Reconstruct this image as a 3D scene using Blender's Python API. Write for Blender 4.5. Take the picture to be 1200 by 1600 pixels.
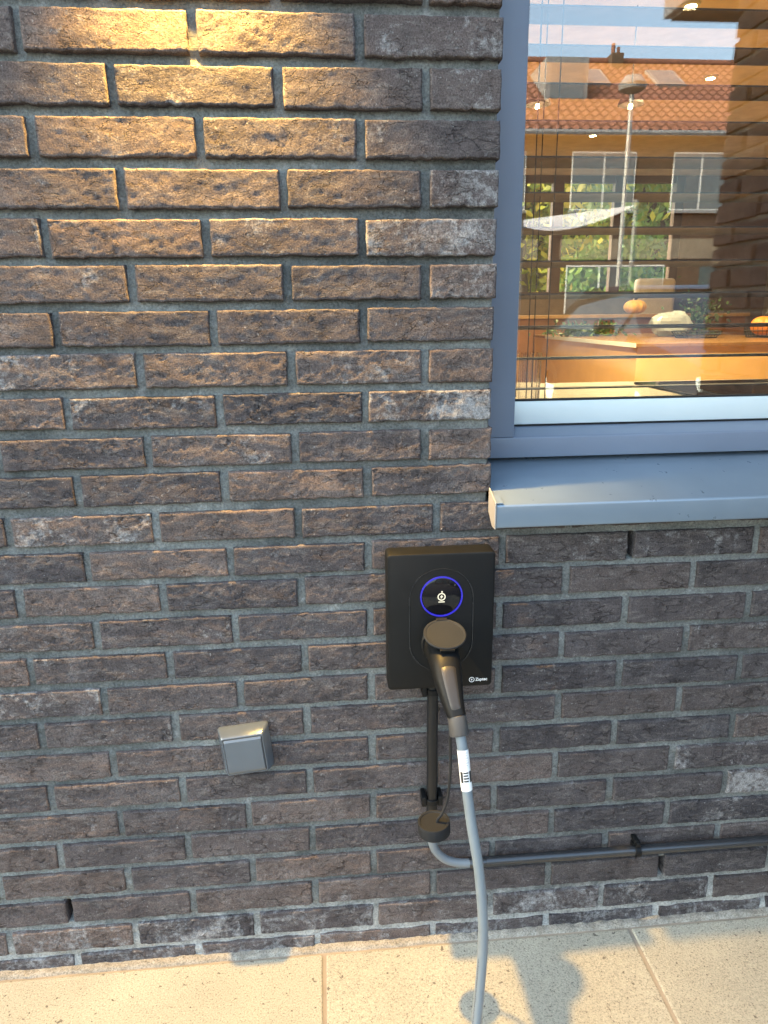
import bpy, bmesh, math, random
import numpy as np
from mathutils import Matrix, Vector, Euler
R = math.radians
for o in list(bpy.data.objects): bpy.data.objects.remove(o)
S = bpy.context.scene
COL = S.collection

# ------------------------------------------------------------------ camera
cam_d = bpy.data.cameras.new('camera'); cam = bpy.data.objects.new('camera', cam_d); COL.objects.link(cam)
cam_d.sensor_fit = 'AUTO'; cam_d.sensor_width = 36.0; cam_d.lens = 36.0 * 1110 / 1600
cam_d.clip_start = 0.02; cam_d.clip_end = 3000
def cam_rot(yaw, pitch, roll):
    return (Matrix.Rotation(yaw, 3, 'Z') @ Matrix.Rotation(pitch, 3, 'X') @
            Matrix(((1, 0, 0), (0, 0, -1), (0, 1, 0))) @ Matrix.Rotation(roll, 3, 'Z'))
M4 = cam_rot(-0.0847, -0.2706, -0.0121).to_4x4()
M4.translation = (-0.2899, -1.1198, 1.1873)
cam.matrix_world = M4
S.camera = cam

# ------------------------------------------------------------------ world, sun, exposure
SUN_EL, SUN_AZ = 34.0, -68.0        # azimuth from +Y (behind the house) towards +X
W = bpy.data.worlds.new('World'); S.world = W; W.use_nodes = True
nt = W.node_tree; nt.nodes.clear()
sky = nt.nodes.new('ShaderNodeTexSky'); sky.sky_type = 'NISHITA'; sky.sun_disc = False
sky.sun_elevation = R(SUN_EL); sky.sun_rotation = R(SUN_AZ)
sky.air_density = 1.0; sky.dust_density = 4.0; sky.ozone_density = 1.0
bgd = nt.nodes.new('ShaderNodeBackground'); bgd.inputs[1].default_value = 0.15
wo = nt.nodes.new('ShaderNodeOutputWorld')
nt.links.new(sky.outputs[0], bgd.inputs[0]); nt.links.new(bgd.outputs[0], wo.inputs[0])
sd = bpy.data.lights.new('sun', 'SUN'); sd.energy = 0.9; sd.angle = R(12); sd.color = (1.0, 0.94, 0.85)
sun = bpy.data.objects.new('sun', sd); COL.objects.link(sun)
sun_dir = Vector((math.cos(R(SUN_EL)) * math.sin(R(SUN_AZ)), math.cos(R(SUN_EL)) * math.cos(R(SUN_AZ)), math.sin(R(SUN_EL))))
sun.rotation_euler = sun_dir.to_track_quat('Z', 'Y').to_euler()
sun.location = (0, 20, 20)
S.view_settings.view_transform = 'Standard'; S.view_settings.look = 'None'
S.view_settings.gamma = 1.0; S.view_settings.use_curve_mapping = False
S.view_settings.exposure = 3.13
S.view_settings.use_white_balance = True; S.view_settings.white_balance_temperature = 7050; S.view_settings.white_balance_tint = 0
S.render.engine = 'CYCLES'

# ------------------------------------------------------------------ helpers
def tag(o, label=None, cat=None, group=None, kind=None):
    if label: o['label'] = label
    if cat: o['category'] = cat
    if group: o['group'] = group
    if kind: o['kind'] = kind
    return o
def empty(name, loc=(0, 0, 0), rz=0.0):
    o = bpy.data.objects.new(name, None); COL.objects.link(o)
    o.location = loc; o.rotation_euler = (0, 0, rz); o.empty_display_size = 0.05
    return o
def link_mesh(name, me, mat=None, parent=None, loc=None, rot=None):
    o = bpy.data.objects.new(name, me); COL.objects.link(o)
    if mat is not None and not me.materials: me.materials.append(mat)
    if parent: o.parent = parent
    if loc is not None: o.location = loc
    if rot is not None: o.rotation_euler = rot
    return o
def smooth(me, angle=40):
    me.polygons.foreach_set('use_smooth', [True] * len(me.polygons))
    try: me.set_sharp_from_angle(angle=R(angle))
    except Exception: pass
class MB:
    """collects shapes, built as one mesh object"""
    def __init__(self): self.bm = bmesh.new()
    def box(self, x0, x1, y0, y1, z0, z1, bev=0.0, seg=2, rot=None):
        b = bmesh.new()
        bmesh.ops.create_cube(b, size=1.0)
        for v in b.verts:
            v.co = Vector(((x0 + x1) / 2 + v.co.x * (x1 - x0), (y0 + y1) / 2 + v.co.y * (y1 - y0), (z0 + z1) / 2 + v.co.z * (z1 - z0)))
        if bev > 0: bmesh.ops.bevel(b, geom=b.edges[:], offset=bev, segments=seg, profile=0.5, affect='EDGES')
        if rot is not None: bmesh.ops.transform(b, matrix=rot, verts=b.verts)
        self._merge(b); return self
    def _merge(self, b):
        me = bpy.data.meshes.new('t'); b.to_mesh(me); b.free(); self.bm.from_mesh(me); bpy.data.meshes.remove(me)
    def prism(self, pts, axis, a, b_, bev=0.0, seg=2):
        """pts in the plane perpendicular to axis ('x': (y,z), 'y': (x,z), 'z': (x,y))"""
        f = {'x': lambda p, t: (t, p[0], p[1]), 'y': lambda p, t: (p[0], t, p[1]), 'z': lambda p, t: (p[0], p[1], t)}[axis]
        b = bmesh.new()
        v0 = [b.verts.new(f(p, a)) for p in pts]; v1 = [b.verts.new(f(p, b_)) for p in pts]
        n = len(pts)
        b.faces.new(v0); b.faces.new(v1[::-1])
        for i in range(n): b.faces.new((v0[i], v1[i], v1[(i + 1) % n], v0[(i + 1) % n]))
        bmesh.ops.recalc_face_normals(b, faces=b.faces)
        if bev > 0: bmesh.ops.bevel(b, geom=b.edges[:], offset=bev, segments=seg, profile=0.5, affect='EDGES')
        self._merge(b); return self
    def tube(self, pts, rad, n=16, caps=True, rads=None):
        pts = [Vector(p) for p in pts]; m = len(pts)
        b = bmesh.new(); rings = []
        t0 = (pts[1] - pts[0]).normalized()
        up = Vector((0, 0, 1)) if abs(t0.z) < 0.9 else Vector((1, 0, 0))
        nrm = (up - t0 * up.dot(t0)).normalized()
        for i, p in enumerate(pts):
            t = (pts[min(i + 1, m - 1)] - pts[max(i - 1, 0)]).normalized()
            nrm = (nrm - t * nrm.dot(t)).normalized(); bi = t.cross(nrm)
            r = rads[i] if rads else rad
            rings.append([b.verts.new(p + (nrm * math.cos(2 * math.pi * k / n) + bi * math.sin(2 * math.pi * k / n)) * r) for k in range(n)])
        for i in range(m - 1):
            for k in range(n): b.faces.new((rings[i][k], rings[i][(k + 1) % n], rings[i + 1][(k + 1) % n], rings[i + 1][k]))
        if caps: b.faces.new(rings[0][::-1]); b.faces.new(rings[-1])
        bmesh.ops.recalc_face_normals(b, faces=b.faces)
        self._merge(b); return self
    def lathe(self, prof, n=32, mat=None):
        """prof: (r, z) list, turned round z"""
        b = bmesh.new(); rings = []
        for r, z in prof:
            if r < 1e-6: rings.append([b.verts.new((0, 0, z))])
            else: rings.append([b.verts.new((r * math.cos(2 * math.pi * k / n), r * math.sin(2 * math.pi * k / n), z)) for k in range(n)])
        for A, B in zip(rings, rings[1:]):
            for k in range(n):
                k2 = (k + 1) % n
                if len(A) == 1 and len(B) == 1: continue
                if len(A) == 1: b.faces.new((A[0], B[k], B[k2]))
                elif len(B) == 1: b.faces.new((A[k], B[0], A[k2]))
                else: b.faces.new((A[k], B[k], B[k2], A[k2]))
        bmesh.ops.recalc_face_normals(b, faces=b.faces)
        if mat is not None: bmesh.ops.transform(b, matrix=mat, verts=b.verts)
        self._merge(b); return self
    def loft(self, rings, caps=True):
        b = bmesh.new(); vr = [[b.verts.new(p) for p in r] for r in rings]; n = len(rings[0])
        for A, B in zip(vr, vr[1:]):
            for k in range(n): b.faces.new((A[k], A[(k + 1) % n], B[(k + 1) % n], B[k]))
        if caps: b.faces.new(vr[0][::-1]); b.faces.new(vr[-1])
        bmesh.ops.recalc_face_normals(b, faces=b.faces)
        self._merge(b); return self
    def mesh(self, name, mat=None, sm=False, angle=40):
        me = bpy.data.meshes.new(name); self.bm.to_mesh(me); self.bm.free()
        if mat is not None: me.materials.append(mat)
        if sm: smooth(me, angle)
        return me
    def build(self, name, mat, parent=None, sm=False, angle=40, loc=None, rot=None):
        return link_mesh(name, self.mesh(name, mat, sm, angle), None, parent, loc, rot)
def spline(ctrl, n=10):
    """Catmull-Rom through control points"""
    P = [Vector(c) for c in ctrl]; P = [P[0] * 2 - P[1]] + P + [P[-1] * 2 - P[-2]]; out = []
    for i in range(1, len(P) - 2):
        for k in range(n):
            t = k / n
            a, b, c, d = P[i - 1], P[i], P[i + 1], P[i + 2]
            out.append(0.5 * ((2 * b) + (c - a) * t + (2 * a - 5 * b + 4 * c - d) * t * t + (3 * b - a - 3 * c + d) * t ** 3))
    out.append(P[-2]); return out
def copy_tree(o, parent=None):
    c = o.copy(); COL.objects.link(c); c.parent = parent
    for ch in o.children: copy_tree(ch, c)
    return c

# ---- numpy gradient noise
_rs = np.random.RandomState(7); PERM = np.tile(_rs.permutation(256), 3)
GR = _rs.normal(size=(256, 3)); GR /= np.linalg.norm(GR, axis=1)[:, None]
def noise(x, y, z=0.0):
    x, y, z = np.broadcast_arrays(np.asarray(x, float), np.asarray(y, float), np.asarray(z, float))
    xi, yi, zi = np.floor(x).astype(int), np.floor(y).astype(int), np.floor(z).astype(int)
    xf, yf, zf = x - xi, y - yi, z - zi
    fd = lambda t: t * t * t * (t * (t * 6 - 15) + 10)
    u, v, w = fd(xf), fd(yf), fd(zf); out = 0
    for dx in (0, 1):
        for dy in (0, 1):
            for dz in (0, 1):
                h = PERM[PERM[PERM[(xi + dx) & 255] + ((yi + dy) & 255)] + ((zi + dz) & 255)]
                g = GR[h]
                d = g[..., 0] * (xf - dx) + g[..., 1] * (yf - dy) + g[..., 2] * (zf - dz)
                out = out + d * (u if dx else 1 - u) * (v if dy else 1 - v) * (w if dz else 1 - w)
    return out * 1.5
def fbm(x, y, z, oct=3):
    a, s, t = 1.0, 0.0, 0.0
    for i in range(oct):
        s = s + a * noise(x * 2 ** i, y * 2 ** i, z + 17.3 * i); t += a; a *= 0.5
    return s / t

# ------------------------------------------------------------------ materials
class Mat:
    def __init__(self, name, base=(0.5, 0.5, 0.5), rough=0.6, metal=0.0, spec=0.5, coat=0.0):
        self.m = bpy.data.materials.new(name); self.m.use_nodes = True
        self.nt = self.m.node_tree; self.b = self.nt.nodes['Principled BSDF']
        self.b.inputs['Base Color'].default_value = (*base, 1); self.b.inputs['Roughness'].default_value = rough
        self.b.inputs['Metallic'].default_value = metal; self.b.inputs['Specular IOR Level'].default_value = spec
        self.b.inputs['Coat Weight'].default_value = coat
        self._co = None
    def n(self, t, **kw):
        nd = self.nt.nodes.new(t)
        for k, v in kw.items(): setattr(nd, k, v)
        return nd
    def l(self, a, b): self.nt.links.new(a, b)
    def coord(self, scale=(1, 1, 1), which='Object', rand=False):
        tc = self.n('ShaderNodeTexCoord'); mp = self.n('ShaderNodeMapping'); mp.inputs['Scale'].default_value = scale
        self.l(tc.outputs[which], mp.inputs['Vector'])
        if rand:
            oi = self.n('ShaderNodeObjectInfo'); mu = self.n('ShaderNodeMath', operation='MULTIPLY'); mu.inputs[1].default_value = 53.0
            self.l(oi.outputs['Random'], mu.inputs[0]); cb = self.n('ShaderNodeCombineXYZ')
            for i in range(3): self.l(mu.outputs[0], cb.inputs[i])
            self.l(cb.outputs[0], mp.inputs['Location'])
        return mp.outputs[0]
    def noise(self, vec, scale, detail=4, rough=0.55, dist=0.0):
        t = self.n('ShaderNodeTexNoise'); t.inputs['Scale'].default_value = scale; t.inputs['Detail'].default_value = detail
        t.inputs['Roughness'].default_value = rough; t.inputs['Distortion'].default_value = dist
        self.l(vec, t.inputs['Vector']); return t.outputs['Fac']
    def voro(self, vec, scale, feature='F1', out='Distance'):
        t = self.n('ShaderNodeTexVoronoi'); t.feature = feature; t.inputs['Scale'].default_value = scale
        self.l(vec, t.inputs['Vector']); return t.outputs[out]
    def ramp(self, fac, stops, interp='LINEAR'):
        r = self.n('ShaderNodeValToRGB'); r.color_ramp.interpolation = interp; e = r.color_ramp.elements
        while len(e) < len(stops): e.new(0.5)
        for el, (p, c) in zip(e, stops):
            el.position = p; el.color = (*c, 1) if isinstance(c, tuple) else (c, c, c, 1)
        self.l(fac, r.inputs['Fac']); return r.outputs['Color']
    def mix(self, fac, a, b, mode='MIX'):
        m = self.n('ShaderNodeMix', data_type='RGBA', blend_type=mode)
        for s, i in ((fac, 0), (a, 6), (b, 7)):
            if isinstance(s, (int, float)): m.inputs[i].default_value = s
            elif isinstance(s, tuple): m.inputs[i].default_value = (*s, 1)
            else: self.l(s, m.inputs[i])
        return m.outputs[2]
    def math(self, op, a, b=None, clamp=False):
        m = self.n('ShaderNodeMath', operation=op, use_clamp=clamp)
        for s, i in ((a, 0), (b, 1)):
            if s is None: continue
            if isinstance(s, (int, float)): m.inputs[i].default_value = s
            else: self.l(s, m.inputs[i])
        return m.outputs[0]
    def col(self, c): self.l(c, self.b.inputs['Base Color']); return self
    def rough(self, c): self.l(c, self.b.inputs['Roughness']); return self
    def bump(self, h, strength=0.5, dist=0.002, prev=None):
        b = self.n('ShaderNodeBump'); b.inputs['Strength'].default_value = strength; b.inputs['Distance'].default_value = dist
        self.l(h, b.inputs['Height'])
        if prev is not None: self.l(prev, b.inputs['Normal'])
        self.l(b.outputs[0], self.b.inputs['Normal']); return b.outputs[0]

def brick_material():
    m = Mat('brick_clay', rough=0.92, spec=0.12)
    v = m.coord(rand=True)
    oi = m.n('ShaderNodeObjectInfo')
    at = m.n('ShaderNodeAttribute', attribute_type='OBJECT', attribute_name='bloom')
    big = m.noise(v, 16, 5, 0.6, 0.6); mid = m.noise(v, 105, 5, 0.7); fine = m.noise(v, 420, 3, 0.7)
    vs = m.coord((1, 1, 3.2), rand=True); streak = m.noise(vs, 26, 6, 0.7, 1.2)
    base = m.ramp(big, [(0.28, (0.068, 0.058, 0.0565)), (0.47, (0.107, 0.089, 0.085)), (0.60, (0.126, 0.105, 0.100)), (0.74, (0.160, 0.142, 0.138))])
    tone = m.ramp(oi.outputs['Random'], [(0.0, (0.72, 0.74, 0.78)), (0.35, (0.92, 0.91, 0.92)), (0.65, (1.03, 1.0, 0.98)), (1.0, (1.20, 1.10, 1.02))])
    base = m.mix(1.0, base, tone, 'MULTIPLY')
    bt = m.n('ShaderNodeAttribute', attribute_type='OBJECT', attribute_name='dark_cool')
    base = m.mix(bt.outputs['Fac'], base, m.mix(1.0, base, (0.64, 0.70, 0.76), 'MULTIPLY'))  # per-brick shift to a darker, cooler tone
    base = m.mix(m.ramp(mid, [(0.30, 0.42), (0.43, 0.0)]), base, (0.050, 0.043, 0.041))       # cinder-dark flecks
    base = m.mix(m.ramp(streak, [(0.50, 0.0), (0.70, 0.62)]), base, (0.185, 0.168, 0.158))      # pale mineral streaks
    # lime bloom
    b1 = m.noise(v, 15, 6, 0.70, 0.8); b2 = m.noise(v, 110, 4, 0.7)
    s = m.math('ADD', b1, m.math('MULTIPLY', m.math('SUBTRACT', b2, 0.5), 0.55))
    s = m.math('ADD', s, m.math('MULTIPLY', at.outputs['Fac'], 0.21))
    bl = m.ramp(s, [(0.66, 0.0), (0.86, 0.7)])
    base = m.mix(bl, base, (0.36, 0.36, 0.36))
    grit = m.ramp(fine, [(0.30, (0.42, 0.41, 0.41)), (0.5, (1, 1, 1)), (0.70, (1.62, 1.60, 1.58))])
    base = m.mix(0.85, base, grit, 'MULTIPLY')
    salt = m.noise(v, 260, 1, 0.5)
    base = m.mix(m.ramp(salt, [(0.72, 0.0), (0.77, 0.55)]), base, (0.34, 0.33, 0.32))
    m.col(base)
    n1 = m.bump(m.noise(v, 170, 6, 0.78), 0.75, 0.0028)
    crack = m.ramp(m.noise(vs, 44, 4, 0.6, 1.5), [(0.455, 1.0), (0.5, 0.0), (0.545, 1.0)])
    n2 = m.bump(crack, 0.22, 0.0012, n1)
    vw = m.n('ShaderNodeVectorMath', operation='ADD'); wn = m.n('ShaderNodeTexNoise'); wn.inputs['Scale'].default_value = 55; wn.inputs['Detail'].default_value = 4
    vc = m.coord((1, 1, 2.4), rand=True); m.l(vc, wn.inputs['Vector']); sc = m.n('ShaderNodeVectorMath', operation='SCALE'); sc.inputs['Scale'].default_value = 0.030; m.l(wn.outputs['Color'], sc.inputs[0])
    m.l(vc, vw.inputs[0]); m.l(sc.outputs[0], vw.inputs[1])
    ed = m.voro(vw.outputs[0], 34, 'DISTANCE_TO_EDGE'); line = m.ramp(ed, [(0.0, 1.0), (0.045, 0.0)])
    msk = m.ramp(m.noise(v, 30, 3, 0.6), [(0.50, 0.0), (0.60, 1.0)]); ck = m.math('MULTIPLY', line, msk); inv = m.math('SUBTRACT', 1.0, ck)
    n3 = m.bump(inv, 0.9, 0.0030, n2)
    m.bump(fine, 0.8, 0.0012, n3)
    return m.m
def mortar_material():
    m = Mat('mortar', rough=0.95, spec=0.2)
    v = m.coord(); a = m.noise(v, 7, 4, 0.6); f = m.noise(v, 260, 4, 0.75); g = m.noise(v, 40, 5, 0.7)
    c = m.ramp(a, [(0.3, (0.128, 0.133, 0.126)), (0.7, (0.195, 0.200, 0.190))])
    c = m.mix(m.ramp(g, [(0.52, 0.0), (0.72, 0.6)]), c, (0.32, 0.32, 0.305))
    pt = m.noise(v, 3.1, 3, 0.6, 0.5); c = m.mix(1.0, c, m.ramp(pt, [(0.34, (0.58, 0.59, 0.60)), (0.5, (1, 1, 1)), (0.66, (1.22, 1.22, 1.20))]), 'MULTIPLY')
    tcw = m.n('ShaderNodeTexCoord'); sx = m.n('ShaderNodeSeparateXYZ'); m.l(tcw.outputs['Object'], sx.inputs[0])
    low = m.math('ADD', sx.outputs['Z'], m.math('MULTIPLY', m.math('SUBTRACT', m.noise(v, 24, 5, 0.7), 0.5), -0.32))
    c = m.mix(m.ramp(low, [(0.02, 0.75), (0.11, 0.0)]), c, (0.46, 0.45, 0.42))
    c = m.mix(0.9, c, m.ramp(f, [(0.32, (0.5, 0.5, 0.5)), (0.5, (1, 1, 1)), (0.7, (1.5, 1.5, 1.5))]), 'MULTIPLY')
    m.col(c)
    n1 = m.bump(f, 0.9, 0.0022); m.bump(m.noise(v, 900, 2, 0.6), 0.6, 0.001, n1)
    return m.m
def slab_material():
    m = Mat('concrete_slab', rough=0.9, spec=0.25)
    v = m.coord(rand=True); g = m.noise(v, 330, 3, 0.75); g2 = m.noise(v, 620, 2, 0.6); big = m.noise(v, 5, 4, 0.6)
    c = m.ramp(big, [(0.3, (0.335, 0.315, 0.255)), (0.7, (0.405, 0.38, 0.305))])
    c = m.mix(1.0, c, m.ramp(g, [(0.30, (0.30, 0.29, 0.28)), (0.46, (0.96, 0.96, 0.96)), (0.60, (1.08, 1.08, 1.06)), (0.72, (1.42, 1.40, 1.36))]), 'MULTIPLY')
    sp = m.noise(v, 95, 2, 0.5)
    c = m.mix(m.ramp(sp, [(0.285, 0.85), (0.32, 0.0)]), c, (0.10, 0.085, 0.07))
    c = m.mix(m.ramp(g2, [(0.68, 0.0), (0.76, 0.6)]), c, (0.62, 0.60, 0.56))
    m.col(c); n1 = m.bump(g, 0.7, 0.002); m.bump(g2, 0.5, 0.001, n1)
    return m.m
def painted(name, base, rough, metal=0.0, var=0.12, bscale=300, bstr=0.08, dirt=None, rv=0.06, spec=0.5):
    m = Mat(name, base, rough, metal, spec)
    v = m.coord(); a = m.noise(v, 9, 3, 0.5)
    lo = tuple(c * (1 - var) for c in base); hi = tuple(c * (1 + var) for c in base)
    c = m.ramp(a, [(0.3, lo), (0.7, hi)])
    if dirt:
        d = m.noise(m.coord((1, 1, 0.35)), 30, 6, 0.7, 0.5)
        c = m.mix(m.ramp(d, [(0.52, 0.0), (0.75, dirt[1])]), c, dirt[0])
    m.col(c)
    r = m.noise(v, 35, 5, 0.6); m.rough(m.ramp(r, [(0.3, max(0.05, rough - rv)), (0.7, min(1, rough + rv))]))
    if bstr: m.bump(m.noise(v, bscale, 2, 0.5), bstr, 0.001)
    return m.m
def emis(name, col, strength):
    m = Mat(name, (0.02, 0.02, 0.02), 0.4); m.b.inputs['Emission Color'].default_value = (*col, 1)
    m.b.inputs['Emission Strength'].default_value = strength; return m.m
def pane_material(name, f0, tint=(1, 1, 1), rough=0.0):
    m = Mat(name); m.nt.nodes.remove(m.b)
    out = m.nt.nodes['Material Output']
    tr = m.n('ShaderNodeBsdfTransparent'); tr.inputs[0].default_value = (*tint, 1)
    gl = m.n('ShaderNodeBsdfGlossy'); gl.inputs['Roughness'].default_value = rough
    lw = m.n('ShaderNodeLayerWeight'); lw.inputs[0].default_value = 0.5
    p = m.math('POWER', lw.outputs['Facing'], 5.0); f = m.math('MULTIPLY_ADD', p, 1 - f0)
    f.node.inputs[2].default_value = f0
    mx = m.n('ShaderNodeMixShader'); m.l(f, mx.inputs[0]); m.l(tr.outputs[0], mx.inputs[1]); m.l(gl.outputs[0], mx.inputs[2])
    m.l(mx.outputs[0], out.inputs['Surface']); return m.m
def brick_pattern(name, c1, c2, cm, bw=0.2275, rh=0.0617, joint=0.012, which='Object', rot=None):
    m = Mat(name, rough=0.9, spec=0.25)
    v = m.coord(which=which)
    if rot: v.node.inputs['Rotation'].default_value = rot
    t = m.n('ShaderNodeTexBrick'); t.inputs['Scale'].default_value = 1.0; t.inputs['Brick Width'].default_value = bw
    t.inputs['Row Height'].default_value = rh; t.inputs['Mortar Size'].default_value = joint / 2; t.inputs['Mortar Smooth'].default_value = 0.2
    t.inputs['Color1'].default_value = (*c1, 1); t.inputs['Color2'].default_value = (*c2, 1); t.inputs['Mortar'].default_value = (*cm, 1)
    m.l(v, t.inputs['Vector'])
    c = m.mix(0.8, t.outputs['Color'], m.ramp(m.noise(v, 40, 5, 0.7), [(0.3, (0.6, 0.6, 0.6)), (0.7, (1.35, 1.35, 1.35))]), 'MULTIPLY')
    m.col(c); inv = m.math('SUBTRACT', 1.0, t.outputs['Fac']); m.bump(inv, 0.6, 0.006)
    return m.m

MBRICK = brick_material(); MMORT = mortar_material(); MSLAB = slab_material()
MFRAME = painted('frame_paint', (0.165, 0.200, 0.262), 0.36, var=0.04, bscale=350, bstr=0.10, rv=0.02)
MSILL = painted('sill_aluminium', (0.205, 0.265, 0.33), 0.30, 0.35, var=0.06, bstr=0.0, rv=0.03)
MBEAD = painted('bare_aluminium', (0.70, 0.78, 0.78), 0.34, 0.1, var=0.02, bstr=0.0, rv=0.01)
MRUB = Mat('black_rubber', (0.012, 0.012, 0.013), 0.7).m
MBLK = painted('black_plastic', (0.0060, 0.0066, 0.0072), 0.48, var=0.15, bscale=1400, bstr=0.10, spec=0.22)
MBLK2 = painted('black_pipe', (0.022, 0.024, 0.027), 0.26, var=0.06, bstr=0.0, spec=0.8, rv=0.01)
MBLK3 = painted('black_trunk', (0.012, 0.0125, 0.0135), 0.40, var=0.08, bstr=0.0, spec=0.3, rv=0.02)
MGLOSSBLK = Mat('display_glass', (0.004, 0.004, 0.006), 0.08).m
MLID = painted('lid_plastic', (0.017, 0.0195, 0.023), 0.52, var=0.12, bscale=1800, bstr=0.16, spec=0.2)
MGRIP = painted('grip_plastic', (0.030, 0.026, 0.021), 0.34, var=0.1, bscale=1500, bstr=0.22)
MCABLE = painted('cable_jacket', (0.175, 0.205, 0.225), 0.36, var=0.10, bscale=700, bstr=0.05)
MFLEX = painted('grey_bend', (0.165, 0.185, 0.20), 0.38, var=0.06, bstr=0.03)
MSWITCH = painted('grey_switch', (0.115, 0.138, 0.165), 0.20, 0.35, var=0.10, bscale=60, bstr=0.02, rv=0.05)
MPAPER = Mat('sticker_paper', (0.80, 0.80, 0.78), 0.6).m
MINK = Mat('sticker_ink', (0.02, 0.02, 0.02), 0.6).m
MFAINT = Mat('sticker_faint_ink', (0.55, 0.53, 0.52), 0.6).m
MWHITE = Mat('white_print', (0.85, 0.85, 0.85), 0.5).m
MPANE = pane_material('window_glass', 0.13, (0.97, 0.985, 0.98))
MWOODDK = painted('dark_slat', (0.010, 0.0075, 0.006), 0.55, var=0.25, bstr=0.03)
MCORD = Mat('blind_cord', (0.02, 0.017, 0.014), 0.8).m

# ------------------------------------------------------------------ ground
ground_m = brick_pattern('ground_pavers', (0.060, 0.055, 0.052), (0.085, 0.077, 0.072), (0.05, 0.048, 0.046), 0.21, 0.105, 0.008)
tag(MB().box(-120, 120, -120, 120, -0.6, -0.012).build('ground', ground_m), kind='structure')
pav = empty('pavement'); tag(pav, kind='structure')
MB().box(-4.0, 0.925, -1.86, 0.02, -0.05, -0.0028).build('joint_sand', painted('joint_sand', (0.30, 0.255, 0.20), 0.95, var=0.2, bscale=600, bstr=0.6), pav)
SL = 0.6085
slab_me = MB().box(-SL / 2 + .0035, SL / 2 - .0035, -SL / 2 + .0035, SL / 2 - .0035, -0.05, 0.0, 0.003, 2).mesh('paving_slab', MSLAB)
for i in range(-5, 2):
    for j in range(3):
        x0 = -0.3223 + SL * (i - 0)
        link_mesh('paving_slab', slab_me, None, pav, (x0 + SL / 2, -0.0165 - SL * (j + 0.5), 0.0004 * ((i * 7 + j * 3) % 3)))
MB().box(-60, 60, -13.5, -8.5, -0.2, -0.006).build('road', painted('asphalt', (0.05, 0.05, 0.052), 0.9, bscale=200, bstr=0.5))
tag(bpy.data.objects['road'], kind='structure')

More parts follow.
